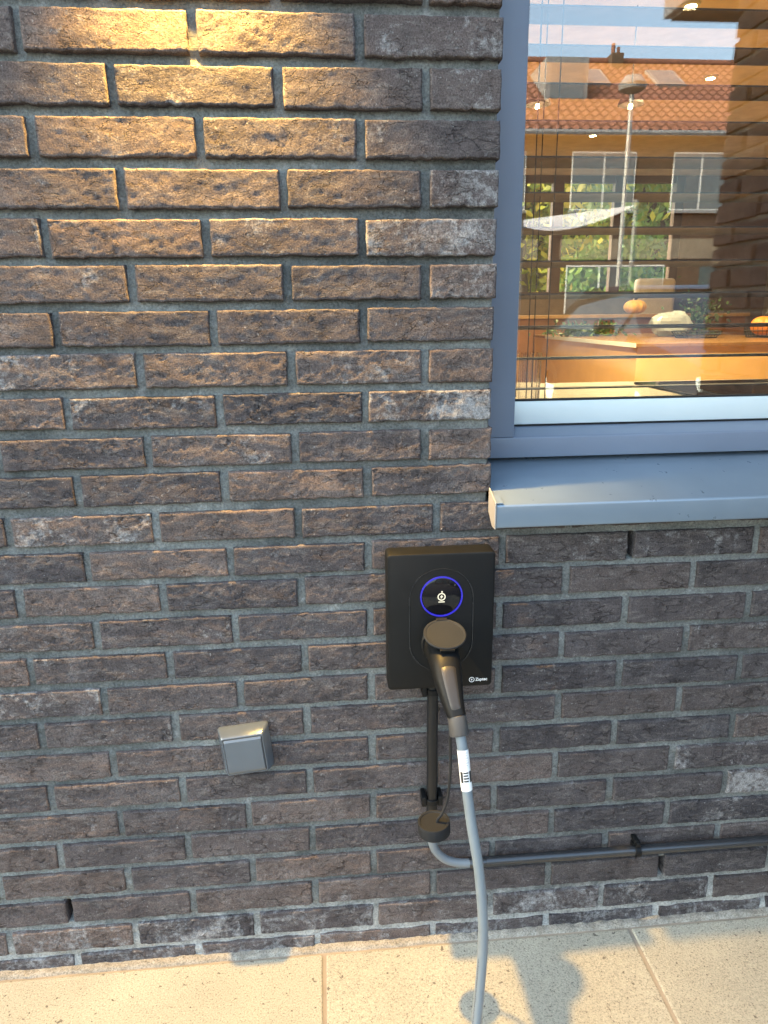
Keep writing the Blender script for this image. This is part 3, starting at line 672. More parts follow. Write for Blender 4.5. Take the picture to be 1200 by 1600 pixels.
def clip(x, z, horiz):
    b = MB(); q = []
    for i in range(15):
        a = R(-125 + 250 * i / 14); q.append((math.cos(a), math.sin(a)))
    r1, r0 = .0122, .0100
    out = [(r1 * c, r1 * s) for c, s in q] + [(r0 * c, r0 * s) for c, s in q[::-1]]
    h = .0055
    if horiz:
        b.prism([(PY - c * 1.0, z + s) for c, s in out], 'x', x - h, x + h, .0005, 1)
        b.box(x - .006, x + .006, PY + .004, .006, z - .006, z + .012, .001)
        b.box(x - .0045, x + .0045, PY - .007, .004, z + .0105, z + .0215, .002, rot=None)
        b.box(x - .0070, x + .0020, PY - .004, .004, z + .0160, z + .0245, .002)
    else:
        b.prism([(x + s, PY - c * 1.0) for c, s in out], 'z', z - h, z + h, .0005, 1)
        b.box(x - .006, x + .006, PY + .004, .006, z - .006, z + .006, .001)
        for sx in (-1, 1): b.box(x + sx * .0150 - .0042, x + sx * .0150 + .0042, PY - .008, .004, z - .008, z + .012, .0015)
    return kpart(b, 'clip', MBLK)
clip(-.1146, .553, False); clip(-.1146, .329, False); clip(.2865, .1840, True)

# ------------------------------------------------------------------ outdoor switch
sw = empty('outdoor_switch', (-0.4440, 0, 0.4560)); tag(sw, 'small grey square outdoor switch mounted slightly tilted on the bricks', 'switch')
sw.rotation_euler = (0, R(-5.3), 0)
def frustum(levels): return [[(x, y, z + dz) for x, z in rrect(w, h, r, 4)] for y, w, h, r, dz in levels]
MB().loft(frustum([(.006, .0425, .0420, .004, 0), (-.004, .0445, .0440, .005, 0), (-.007, .0440, .0435, .005, 0), (-.0285, .0365, .0375, .004, .0), (-.0300, .0352, .036, .0035, .0)])).build('frame', MSWITCH, sw, True, 30)
MB().loft(frustum([(-.0290, .0334, .0342, .002, 0), (-.0302, .0334, .0342, .002, 0)])).build('gap', MRUB, sw)
rk = []
for y, w, zt, zb in ((-.026, .0324, .0332, -.0332), (-.0308, .0324, .0332, -.0332), (-.0330, .0314, .0295, -.0290), (-.0334, .0308, .024, -.0235)):
    rk.append([(x, y, (zt + zb) / 2 + z) for x, z in rrect(w, (zt - zb) / 2, .002, 4)])
MB().loft(rk).build('rocker', MSWITCH, sw, True, 20)

# ------------------------------------------------------------------ wall lamp just above the picture (lights the bricks)
lampx, lampy, lampz = -0.445, -0.038, 1.825
lm = empty('wall_lamp', (lampx, 0, lampz)); tag(lm, 'small dark cylinder wall lamp shining down on the bricks', 'lamp')
MB().lathe([(.018, 0.004), (.030, -.004), (.032, -.004), (.032, .12), (.030, .122), (0, .122), (0, .118), (.018, .118), (.018, 0.004)], 32, Matrix.Translation((0, lampy, 0))).build('lamp_body', MBLK, lm, True)
MB().box(-.02, .02, -.012, .012, .03, .09, .002).build('wall_bracket', MBLK, lm)
MB().lathe([(0, .020), (.017, .020), (.017, .024), (0, .024)], 24, Matrix.Translation((0, lampy, 0))).build('light_source', emis('lamp_led', (1.0, 0.66, 0.30), 6.0), lm)
ld = bpy.data.lights.new('wall_lamp_beam', 'SPOT'); ld.energy = 31; ld.color = (1.0, 0.58, 0.16); ld.spot_size = R(84); ld.spot_blend = 1.0; ld.shadow_soft_size = 0.018
lo = bpy.data.objects.new('lamp_beam', ld); COL.objects.link(lo); lo.parent = lm; lo.location = (0, lampy, .003)

# ------------------------------------------------------------------ brick wing standing out from the house beside the window
MPAT2 = brick_pattern('wing_brickwork_pattern', (0.085, 0.066, 0.058), (0.125, 0.10, 0.088), (0.16, 0.172, 0.172), rot=(0, R(90), R(90)))
wing = empty('brick_wing', (1.1, -0.4, 0)); tag(wing, 'dark brick side wing mirrored at the right of the window pane', 'wall')
WO = Vector((-1.1, 0.4, 0))
o = MB().box(0.942, 1.27, -0.792, 0.0, -0.2, 5.4).build('mortar_core', MMORT, wing); o.location = WO
wm = [brick_mesh(0.2157, 0.0500, 5000 + i, 1.0, 0.006) for i in range(6)] ; wh = [brick_mesh(0.102, 0.0500, 5100 + i, 1.0, 0.006) for i in range(3)]
WB = 0.0
for r in range(46):
    z = 0.03 + 0.0625 * r
    segs = [(-.800, -.5843), (-.5725, -.3568), (-.345, -.1293), (-.1175, -.003)] if r % 2 else [(-.800, -.698), (-.6862, -.4705), (-.4587, -.243), (-.2312, -.0155)]
    for a, b in segs:
        L = b - a; me = rnd.choice(wm) if L > .2 else rnd.choice(wh)
        o = link_mesh('brick', me, None, wing, (0.9325 + rnd.uniform(-.001, .002), (a + b) / 2 + rnd.uniform(-.003, .003), z), (0, rnd.uniform(-.006, .006), R(-90))); o.location += WO
        if L < .2 and L > .103: o.scale = (L / .102, 1, 1)
        o['bloom'] = rnd.uniform(-.1, .35)
o = MB().box(0.926, 1.27, -0.799, 0.0, 2.885, 5.40).build('plain_brickwork', MPAT2, wing); o.location = WO
o = MB().box(0.9335, 1.27, -0.86, -0.001, 5.405, 5.58, .004).build('roof_edge', painted('white_fascia', (0.62, 0.62, 0.60), 0.5), wing); o.location = WO
can = empty('door_canopy', (0.9, -0.95, 2.1)); tag(can, 'pale flat door canopy mirrored at the top of the window pane', 'canopy')
o = MB().box(0.855, 1.6, -1.12, -0.865, 2.10, 2.26, .006).build('canopy_slab', painted('canopy_paint', (0.60, 0.60, 0.60), 0.5), can); o.location = (-.9, .95, -2.1)
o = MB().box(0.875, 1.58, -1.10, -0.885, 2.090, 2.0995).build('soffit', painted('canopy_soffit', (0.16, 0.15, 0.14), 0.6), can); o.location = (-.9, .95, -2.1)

# ------------------------------------------------------------------ the rest of the house: room behind the window
MPLAST = painted('warm_plaster', (0.36, 0.33, 0.28), 0.85, bscale=300, bstr=0.1)
MCEIL = painted('ceiling_paint', (0.66, 0.61, 0.53), 0.9, bstr=0)
MOAK = painted('oak_floor', (0.38, 0.22, 0.10), 0.4, var=0.2)
def struct(mb, name, mat): return tag(mb.build(name, mat), kind='structure')
struct(MB().box(-6, 6, 0.24, 7.7, -0.3, 0.06), 'room_floor', MOAK)
struct(MB().box(-6, 6, 0.24, 7.9, 2.72, 2.9), 'room_ceiling', MCEIL)
struct(MB().box(-1.4, -1.2, 0.24, 7.6, 0.06, 2.72), 'room_wall_left', MPLAST)
struct(MB().box(5.2, 5.4, 0.24, 7.6, 0.06, 2.72), 'room_wall_right', MPLAST)
struct(MB().box(-6, 1.75, 7.602, 7.8, -0.3, 2.72).box(4.05, 6, 7.602, 7.8, -0.3, 2.72).box(1.75, 4.05, 7.602, 7.8, -0.3, 1.36), 'room_wall_rear', painted('rear_wall', (0.17, 0.12, 0.085), 0.8))
struct(MB().box(WX1, 6, 0.236, 0.24, 0.06, 2.72).box(-1.2, WX0, 0.236, 0.24, 0.06, 2.72).box(WX0, WX1, 0.236, 0.24, 0.06, 0.94), 'room_wall_front', MPLAST)
MB().box(1.271, 6, 0.001, 0.235, -0.2, 2.3).box(XR + .001, 1.271, .001, .235, -.2, 2.3).box(WX1 + .001, XR, .001, .235, .935, 2.3).build('plain_brickwork', MPAT, wall)
MB().box(-6, -5.8, 0.24, 7.6, -.2, 5.6).box(5.8, 6, .24, 7.6, -.2, 5.6).box(-6, 6, 7.602, 7.8, 2.903, 5.6).build('plain_brickwork', MPAT, wall)
MB().prism([(-.4, 5.603), (8.2, 5.603), (3.9, 8.4)], 'x', -6.2, 6.2).build('roof', painted('roof_tiles_own', (0.20, 0.08, 0.05), 0.8), wall)

gw = empty('garden_window', (2.9, 7.6, 1.36)); tag(gw, 'brown framed garden window at the far end of the kitchen', 'window')
MBRN = painted('brown_frame', (0.075, 0.040, 0.024), 0.45)
def loc(o, v): o.location = v; return o
GO = Vector((-2.9, -7.6, -1.36))
for x0, x1 in ((1.75, 1.85), (2.47, 2.60), (3.21, 3.34), (3.95, 4.05)): loc(MB().box(x0, x1, 7.61, 7.70, 1.36, 2.72, .004).build('mullion', MBRN, gw), GO)
for z0, z1 in ((1.36, 1.43), (2.64, 2.72)): loc(MB().box(1.85, 2.47, 7.62, 7.69, z0, z1).box(2.60, 3.21, 7.62, 7.69, z0, z1).box(3.34, 3.95, 7.62, 7.69, z0, z1).build('rail', MBRN, gw), GO)
MPANE2 = pane_material('rear_glass', 0.04)
for x0, x1 in ((1.85, 2.47), (2.60, 3.21), (3.34, 3.95)): loc(MB().box(x0, x1, 7.65, 7.656, 1.43, 2.64).build('pane', MPANE2, gw), GO)

# ------------------------------------------------------------------ blind
bld = empty('venetian_blind', (0.42, 0.221, 1.0)); tag(bld, 'dark wooden venetian blind with open slats behind the window pane', 'blind')
sl = MB()
prof = []
for i in range(9):
    t = -1 + 2 * i / 8; prof.append((t * .0295, .0022 * (1 - t * t)))
prof = prof + [(y, z - .0026) for y, z in prof[::-1]]
sl.prism(prof, 'x', -.372, .378, 0)
sl_me = sl.mesh('slat', MWOODDK)
for i in range(22):
    link_mesh('slat', sl_me, None, bld, (0, 0, .0487 + .0565 * i), (R(-6 + rnd.uniform(-.5, .5)), rnd.uniform(-.0012, .0012), 0))
for x in (.092, .110, .128, .62): loc(MB().tube([(x, .221 - (.026 if x != .110 else 0), 1.0), (x, .221 - (.026 if x != .110 else 0), 2.24)], .0010, 6).build('cord', MCORD, bld), (-.42, -.221, -1.0))
loc(MB().box(.05, .79, .195, .247, 2.235, 2.285, .002).build('headrail', MWOODDK, bld), (-.42, -.221, -1.0))
loc(MB().box(.05, .79, .197, .245, 1.0125, 1.0225, .002).build('bottom_rail', MWOODDK, bld), (-.42, -.221, -1.0))

# ------------------------------------------------------------------ kitchen
MWT = painted('worktop', (0.30, 0.18, 0.08), 0.35, var=0.15)
wt = empty('kitchen_worktop', (0.9, 0.5, 0.06)); tag(wt, 'brown kitchen worktop directly behind the window', 'worktop')
KW = Vector((-.9, -.5, -.06))
loc(MB().box(-1.19, 3.0, 0.245, 0.88, 0.955, 0.995, .003).build('top', MWT, wt), KW)
loc(MB().box(-1.19, 3.0, 0.26, 0.84, 0.062, 0.953).build('cabinet', painted('cabinet', (0.5, 0.36, 0.2), 0.5), wt), KW)
hob = MB().box(0.57, 1.17, 0.40, 0.80, 0.9955, 1.001, .002).build('hob', MGLOSSBLK); tag(hob, 'flat black glass hob set in the worktop behind the window', 'hob')
vs_ = empty('glass_vase', (0.140, 0.36, 0.9955)); tag(vs_, 'ribbed clear glass vase in the lower left corner of the window', 'vase')
mg = Mat('clear_glass', (0.95, 0.93, 0.88), 0.02); mg.b.inputs['Transmission Weight'].default_value = 1.0; mg.b.inputs['IOR'].default_value = 1.45
vr = []
for r0, z in ((.022, 0.0), (.026, .004), (.0275, .05), (.029, .112), (.0275, .112), (.0258, .05), (.024, .008)):
    vr.append([((r0 + .0007 * math.cos(18 * a)) * math.cos(a), (r0 + .0007 * math.cos(18 * a)) * math.sin(a), z) for a in [2 * math.pi * i / 90 for i in range(90)]])
MB().loft(vr).build('vase_body', mg.m, vs_, True, 30)
isl = empty('kitchen_island', (2.5, 5.1, 0.06)); tag(isl, 'long ochre kitchen island with thin dark top behind the blind', 'island')
IO = Vector((-2.5, -5.1, -.06))
loc(MB().box(1.83, 3.42, 3.62, 6.02, 0.958, 0.980, .002).build('top', painted('island_top', (0.20, 0.105, 0.04), 0.3), isl), IO)
loc(MB().box(1.850, 3.40, 3.645, 6.00, 0.062, 0.9575).build('carcass', painted('island_panel', (0.60, 0.38, 0.16), 0.45, var=0.05), isl), IO)
loc(MB().box(1.822, 1.8295, 3.62, 5.6, 0.955, 0.983).build('edge_highlight', MBEAD, isl), IO)  # highlight along the worktop's left edge, put in as a pale strip
sb = empty('sideboard', (2.5, 7.2, 0.06)); tag(sb, 'brown sideboard below the garden window', 'sideboard')
SO = Vector((-2.5, -7.2, -.06))
loc(MB().box(1.4, 4.2, 6.22, 6.78, 1.13, 1.165, .003).build('top', MWT, sb), SO)
loc(MB().box(1.43, 4.17, 6.25, 6.76, 0.062, 1.129).build('carcass', painted('sideboard_wood', (0.20, 0.085, 0.035), 0.5), sb), SO)
MPUMP = painted('pumpkin_skin', (0.78, 0.25, 0.03), 0.45, var=0.12); MPUMP2 = painted('pumpkin_skin_pale', (0.72, 0.42, 0.10), 0.5, var=0.12)
def pumpkin(p, r, h, mat, label):
    t = empty('pumpkin', p); tag(t, label, 'pumpkin')
    rg = []
    for i in range(1, 12):
        a = math.pi * i / 12; rr = r * math.sin(a) ** .8; zz = h / 2 - h / 2 * math.cos(a)
        rg.append([(rr * (1 + .09 * abs(math.cos(5 * b)) - .04) * math.cos(b), rr * (1 + .09 * abs(math.cos(5 * b)) - .04) * math.sin(b), zz) for b in [2 * math.pi * k / 60 for k in range(60)]])
    MB().loft(rg).build('flesh', mat, t, True, 60)
    MB().tube(spline([(0, 0, h * .93), (0.004, 0, h * 1.08), (0.02 * r / .1, 0, h * 1.22)], 4), .014 * r / .1, 8).build('stalk', MWOODDK, t, True)
pumpkin((3.07, 6.5, 1.166), .115, .145, MPUMP2, 'pale orange pumpkin on the sideboard below the garden window')
pumpkin((3.235, 4.42, 0.994), .105, .15, MPUMP, 'bright orange pumpkin sitting in the wire basket')
def basket(p, r, h, label):
    t = empty('wire_basket', p); tag(t, label, 'basket', 'wire baskets on the island')
    for z, rr in ((.003, r * .8), (h * .5, r * .92), (h, r)):
        MB().tube([(rr * math.cos(2 * math.pi * i / 36), rr * math.sin(2 * math.pi * i / 36), z) for i in range(37)], .004, 6, False).build('hoop', MRUB, t)
    b = MB()
    for i in range(28):
        a = 2 * math.pi * i / 28; b.tube([(r * .8 * math.cos(a), r * .8 * math.sin(a), .003), (r * math.cos(a), r * math.sin(a), h)], .0022, 5)
    b.build('wires', MRUB, t)
basket((3.235, 4.42, 0.9805), .16, .105, 'tall black wire basket holding the bright orange pumpkin')
basket((2.74, 4.55, 0.9805), .19, .05, 'low black wire tray on the kitchen island')
ch = empty('armchair', (3.6, 6.35, 0.06)); tag(ch, 'cream upholstered chair back in front of the garden window', 'chair')
MCREAM = painted('cream_fabric', (0.55, 0.46, 0.36), 0.9, bscale=500, bstr=0.3)
ch.location = (3.62, 7.25, 0.06)
MB().box(-.24, .24, -.06, .06, .50, 1.50, .05, 4).build('backrest', MCREAM, ch, True, 60)
MB().box(-.25, .25, -.55, -.07, .40, .52, .04, 3).build('seat', MCREAM, ch, True, 60)
for sx in (-.2, .2):
    for sy in (-.5, -.0): MB().tube([(sx, sy, 0), (sx, sy, .42)], .02, 10).build('leg', MWOODDK, ch, True)
MBULB = emis('lamp_bulb', (1.0, 0.70, 0.32), 40.0)
def lamp_light(parent, e, loc_):
    d = bpy.data.lights.new('bulb_light', 'SPOT'); d.spot_size = R(150); d.spot_blend = 0.6; d.energy = e; d.color = (1.0, 0.74, 0.40); d.shadow_soft_size = 0.03
    o = bpy.data.objects.new('bulb_light', d); COL.objects.link(o); o.parent = parent; o.location = loc_
for (x, y, z), lb in (((.904, 3.0, 2.239), 'left dark dome pendant lamp glowing behind the blind'), ((1.413, 3.0, 2.244), 'right dark dome pendant lamp glowing behind the blind')):
    t = empty('pendant_lamp', (x, y, z)); tag(t, lb, 'lamp', 'pendant lamps over the kitchen')
    MB().lathe([(.068, .012), (.062, .032), (.042, .056), (.012, .07), (.012, .064), (.038, .051), (.058, .029), (.066, .012)], 28).build('shade', MRUB, t, True)
    MB().tube([(0, 0, .07), (0, 0, 2.72 - z)], .003, 6).build('flex', MRUB, t)
    MB().lathe([(0, -.008), (.008, -.004), (.010, .004), (.008, .014), (0, .02)], 14).build('bulb', MBULB, t, True)
    lamp_light(t, 38, (0, 0, -.012))
for (x, y), lb in (((2.41, 4.09), 'ceiling spot glowing beside the mirrored dark brick wing'), ((1.68, 2.96), 'topmost ceiling spot glowing at the upper edge of the pane'), ((2.2, 5.7), 'small distant ceiling spot low in the pane')):
    t = empty('ceiling_spot', (x, y, 2.72)); tag(t, lb, 'lamp', 'ceiling spots in the kitchen')
    MB().lathe([(.030, -.001), (.048, -.001), (.048, -.012), (.030, -.016)], 24).build('trim', MBEAD, t, True)
    MB().lathe([(0, -.008), (.029, -.008), (.029, -.002), (0, -.002)], 18).build('bulb', MBULB, t)
    lamp_light(t, 33, (0, 0, -.022))

# crumpled white bag and greenery on the island
bgp = []
for i in range(13):
    a = math.pi * (i + .5) / 13
    bgp.append([])
    for k2 in range(40):
        b = 2 * math.pi * k2 / 40; nx_, ny_, nz_ = math.sin(a) * math.cos(b), math.sin(a) * math.sin(b), -math.cos(a)
        f_ = 1 + .30 * float(fbm(nx_ * 1.6, ny_ * 1.6, nz_ * 1.6 + 4, 3)) + .16 * abs(float(noise(nx_ * 5, ny_ * 5, nz_ * 5)))
        bgp[-1].append((.27 * nx_ * f_, .17 * ny_ * f_, max(0.002, .14 + .15 * nz_ * f_)))
mb_ = Mat('bag_film', (0.50, 0.56, 0.62), 0.25); mb_.b.inputs['Transmission Weight'].default_value = 0.35
bag = MB().loft(bgp).build('plastic_bag', mb_.m, None, True, 18); bag.location = (2.72, 4.95, .9805); bag.scale = (.68, .68, .72); tag(bag, 'crumpled translucent white bag lying on the kitchen island', 'bag')
def leafy(p, n, rx, ry, rz, label, seed):
    t = empty('leafy_plant', p); tag(t, label, 'plant', 'greenery on the island'); rs = np.random.RandomState(seed)
    c = rs.normal(size=(n, 3)) * [rx, ry, rz] + [0, 0, rz * 1.4]; c[:, 2] = np.clip(c[:, 2], .01, None); sz = rs.uniform(.015, .035, n)
    a1 = rs.normal(size=(n, 3)); a1 /= np.linalg.norm(a1, axis=1)[:, None]; a2 = np.cross(a1, rs.normal(size=(n, 3))); a2 /= np.linalg.norm(a2, axis=1)[:, None]
    v = np.stack([c - a1 * sz[:, None], c + a2 * sz[:, None] * .5, c + a1 * sz[:, None], c - a2 * sz[:, None] * .5], 1).reshape(-1, 3)
    me = bpy.data.meshes.new('leaves'); me.from_pydata(v.tolist(), [], np.arange(4 * n).reshape(-1, 4).tolist()); me.materials.append(painted('herb_leaf', (0.045, 0.085, 0.022), 0.5, var=0.4)); link_mesh('leaves', me, None, t)
    b = MB()
    for i in range(9): q = c[i * 7]; b.tube(spline([(q[0] * .2, q[1] * .2, 0), (q[0] * .6, q[1] * .6, q[2] * .6), tuple(q)], 3), .003, 5)
    b.build('stems', MWOODDK, t)
leafy((3.10, 5.25, .981), 420, .11, .10, .10, 'bushy dark green plant on the island beside the white bag', 5)
leafy((2.12, 5.35, .981), 500, .17, .10, .035, 'low spreading greenery at the left end of the island', 6)

# ------------------------------------------------------------------ trees
def tree(name, p, h, cr, cz, n, cols, label, cat, seed, trunk=.09, group=None):
    rs = np.random.RandomState(seed); t = empty(name, p); tag(t, label, cat, group)
    b = MB().tube(spline([(0, 0, -.1), (.05, .03, h * .25), (-.04, .05, h * .5), (.02, 0, h * .8)], 5), trunk, 10, True, None)
    for i in range(7):
        a = rs.uniform(0, 6.28); z0 = h * rs.uniform(.3, .6); e = cr * rs.uniform(.5, .8)
        b.tube(spline([(0, 0, z0), (e * .5 * math.cos(a), e * .5 * math.sin(a), z0 + .25 * e), (e * math.cos(a), e * math.sin(a), z0 + .7 * e)], 4), trunk * .35, 6)
    b.build('trunk', painted('bark', (0.10, 0.075, 0.055), 0.9, bscale=60, bstr=0.5), t, True)
    cl = rs.normal(size=(46, 3)); cl /= np.linalg.norm(cl, axis=1)[:, None]; cl *= (rs.uniform(.25, 1, 46) ** .5)[:, None] * np.array([cr, cr, cz])
    c = cl[rs.randint(0, 46, n)] + rs.normal(size=(n, 3)) * np.array([cr, cr, cz]) * .17 + [0, 0, h - cz]
    c[:, 2] = np.maximum(c[:, 2], .05)
    sz = rs.uniform(.05, .10, n); ax1 = rs.normal(size=(n, 3)); ax1 /= np.linalg.norm(ax1, axis=1)[:, None]
    ax2 = np.cross(ax1, rs.normal(size=(n, 3))); ax2 /= np.linalg.norm(ax2, axis=1)[:, None]
    v = np.stack([c - ax1 * sz[:, None], c + ax2 * sz[:, None] * .5, c + ax1 * sz[:, None], c - ax2 * sz[:, None] * .5], 1).reshape(-1, 3)
    me = bpy.data.meshes.new('crown'); me.from_pydata(v.tolist(), [], np.arange(4 * n).reshape(-1, 4).tolist())
    m = Mat('leaves', rough=0.5); oi = m.n('ShaderNodeNewGeometry')
    m.col(m.ramp(oi.outputs['Random Per Island'], [(0.0, cols[0]), (0.6, cols[1]), (1.0, cols[2])]))
    m.b.inputs['Transmission Weight'].default_value = 0.0; m.b.inputs['Subsurface Weight'].default_value = 0.0
    tl = m.n('ShaderNodeBsdfTranslucent'); m.l(m.b.inputs['Base Color'].links[0].from_socket, tl.inputs[0])
    mx = m.n('ShaderNodeMixShader'); mx.inputs[0].default_value = 0.45; m.l(m.b.outputs[0], mx.inputs[1]); m.l(tl.outputs[0], mx.inputs[2]); m.l(mx.outputs[0], m.nt.nodes['Material Output'].inputs['Surface'])
    me.materials.append(m.m); link_mesh('crown', me, None, t)
GRN = [(0.12, 0.23, 0.04), (0.19, 0.32, 0.06), (0.30, 0.36, 0.08)]
YEL = [(0.16, 0.24, 0.04), (0.36, 0.36, 0.05), (0.55, 0.42, 0.05)]
tree('garden_tree', (3.15, 11.3, 0), 5.6, 1.9, 2.4, 9000, YEL, 'yellowing garden tree outside the left garden window pane', 'tree', 1)
tree('garden_tree', (5.3, 12.5, 0), 5.4, 1.8, 2.4, 8000, GRN, 'green garden tree outside the right garden window pane', 'tree', 2)
tree('garden_shrub', (4.4, 10.2, 0), 2.3, .8, 1.1, 5000, GRN, 'round green shrub just outside the garden window', 'shrub', 3, .03)

hd = empty('garden_hedge', (4.5, 13.6, 0)); tag(hd, 'tall dense hedge closing off the garden behind the trees', 'hedge')
rs = np.random.RandomState(21); n = 16000
c = np.stack([rs.uniform(-4.5, 5.5, n), rs.normal(0, .22, n) - .35, rs.uniform(0, 5.2, n) * (1 - .06 * rs.rand(n))], 1); sz = rs.uniform(.06, .12, n)
a1 = rs.normal(size=(n, 3)); a1 /= np.linalg.norm(a1, axis=1)[:, None]; a2 = np.cross(a1, rs.normal(size=(n, 3))); a2 /= np.linalg.norm(a2, axis=1)[:, None]
v = np.stack([c - a1 * sz[:, None], c + a2 * sz[:, None] * .55, c + a1 * sz[:, None], c - a2 * sz[:, None] * .55], 1).reshape(-1, 3)
hm = bpy.data.meshes.new('foliage'); hm.from_pydata(v.tolist(), [], np.arange(4 * n).reshape(-1, 4).tolist()); hm.materials.append(bpy.data.objects['garden_tree.001'].children[1].data.materials[0]); link_mesh('foliage', hm, None, hd)
MB().box(-4.4, 5.4, -.2, .25, 0, 5.0).build('branches', Mat('hedge_core', (0.02, 0.03, 0.012), 0.9).m, hd)

# ------------------------------------------------------------------ row of houses across the street (mirrored in the pane)
MH1 = brick_pattern('house_brick', (0.062, 0.046, 0.038), (0.088, 0.064, 0.05), (0.10, 0.092, 0.085), 0.22, 0.0625, 0.01, rot=(R(90), 0, 0))
MTILE = painted('clay_roof_tile', (0.185, 0.075, 0.05), 0.75, var=0.25, bscale=30, bstr=0.1)
MWF = painted('white_window_frame', (0.70, 0.70, 0.68), 0.45); MFG = Mat('far_glass', (0.10, 0.13, 0.15), 0.05, spec=0.9).m
MGUT = painted('zinc_gutter', (0.22, 0.23, 0.24), 0.5); MPANEL = painted('cream_panel', (0.24, 0.20, 0.15), 0.7)
HWID, YF, YR, ZE, ZR = 6.2, 0.0, -4.2, 5.62, 8.45
def roof_mesh():
    nx = 24 * 8; rows_ = 16; V = []; F = []; w = HWID
    for k in range(rows_):
        for e in (0, 1):
            t = (k + e) / rows_; y = .28 + (YR - .28) * t; z = ZE - .05 + (ZR - ZE + .05) * t + (.035 if e == 0 else -.005)
            for i in range(nx + 1): V.append((w * i / nx, y, z + .035 * math.sin(2 * math.pi * i / 8)))
    n = nx + 1
    for r_ in range(2 * rows_ - 1):
        for i in range(nx): F.append((r_ * n + i, r_ * n + i + 1, (r_ + 1) * n + i + 1, (r_ + 1) * n + i))
    me = bpy.data.meshes.new('roof_tiles'); me.from_pydata(V, [], F); me.materials.append(MTILE); smooth(me, 50); return me
ROOF = roof_mesh()
def far_window(parent, x0, x1, z0, z1, split):
    f = MB().box(x0, x1, -.05, .03, z0, z1).build('window', MWF, parent)
    n = split; w = (x1 - x0) / n
    for i in range(n): MB().box(x0 + w * i + .03, x0 + w * (i + 1) - .03, .031, .036, z0 + .04, z1 - .04).build('pane', MFG, f)
    MB().box(x0 - .05, x1 + .05, 0, .09, z0 - .07, z0 - .002).build('sill', MGUT, f)
def row_house(x, label, dormer, chimney):
    t = empty('row_house', (x, -18.0, 0)); tag(t, label, 'house', 'row houses across the street')
    MB().prism([(0, -.3), (0, ZE), (YR, ZR - .1), (2 * YR, ZE), (2 * YR, -.3)], 'x', .004, HWID - .004).build('wall', MH1, t)
    MB().box(.3, HWID - .3, .004, .03, 2.55, 3.05).build('panel', MPANEL, t)
    rf_ = link_mesh('roof', ROOF, None, t)
    MB().prism([(YR, ZR - .06), (2 * YR - .25, ZE - .05), (2 * YR - .25, ZE + .02), (YR, ZR + .01)], 'x', 0, HWID).build('rear_roof', MTILE, t)
    MB().tube([(0, YR, ZR + .03), (HWID, YR, ZR + .03)], .11, 10).build('ridge', MTILE, t, True)
    MB().tube([(0, .33, ZE - .10), (HWID, .33, ZE - .10)], .075, 8).build('gutter', MGUT, t, True)
    far_window(t, .5, 2.2, 3.75, 5.15, 2); far_window(t, 3.2, 5.5, 3.75, 5.15, 3); far_window(t, .5, 3.2, .8, 2.4, 3)
    d = MB().box(4.2, 5.2, -.04, .03, 0, 2.35).build('door', painted('house_door', (0.05, 0.09, 0.10), 0.4), t)
    MB().box(4.45, 4.95, .031, .036, 1.3, 2.1).build('pane', MFG, d)
    sl_ = (ZR - ZE) / (-YR); ang = math.atan(sl_)
    def on_roof(xc, yc): return Matrix.Translation((xc, yc, ZE + sl_ * (-yc) + .06)) @ Matrix.Rotation(-ang, 4, 'X')
    for xc, yc in ((1.9, -2.9), (4.1, -2.9)):
        f = MB().box(-.42, .42, -.55, .55, -.03, .09, rot=on_roof(xc, yc)).build('rooflight', MGUT, t); MB().box(-.34, .34, -.46, .46, .091, .097, rot=on_roof(xc, yc)).build('pane', MFG, f)
    if chimney:
        c = MB().box(2.85, 3.20, YR - .05, YR + .40, ZR - .9, ZR + .16).build('chimney', MH1, t)
        MB().tube([(2.94, YR + .2, ZR + .16), (2.94, YR + .2, ZR + .45)], .06, 10).tube([(3.10, YR + .2, ZR + .16), (3.10, YR + .2, ZR + .36)], .05, 10).build('chimney_pot', MTILE, c)
    if dormer:
        dm = MB().box(.2, 1.35, -3.3, -1.55, ZE + .9, ZE + 2.15).build('dormer', MGUT, t); MB().box(.32, 1.23, -1.549, -1.53, ZE + 1.15, ZE + 2.0).build('pane', MFG, dm)
row_house(-0.4, 'row house with red tiled roof and chimney mirrored left in the pane', False, True)
row_house(5.8, 'row house with chimney and dormer mirrored in the middle of the pane', True, True)
row_house(12.0, 'row house with plain red roof mirrored behind the brick wing', False, False)
sp = empty('street_lamp', (3.62, -8.0, 0)); tag(sp, 'slim pale street lamp post mirrored in the middle of the pane', 'street lamp')
MB().tube([(0, 0, -.1), (0, 0, 1.0), (0, 0, 3.75)], .05, 12, True, [.05, .036, .026]).build('post', painted('lamp_post', (0.38, 0.39, 0.39), 0.4, 0.3), sp, True)
MB().lathe([(0, 3.98), (.10, 3.95), (.17, 3.86), (.15, 3.80), (.05, 3.76), (0, 3.75)], 20).build('lamp_head', MGUT, sp, True)
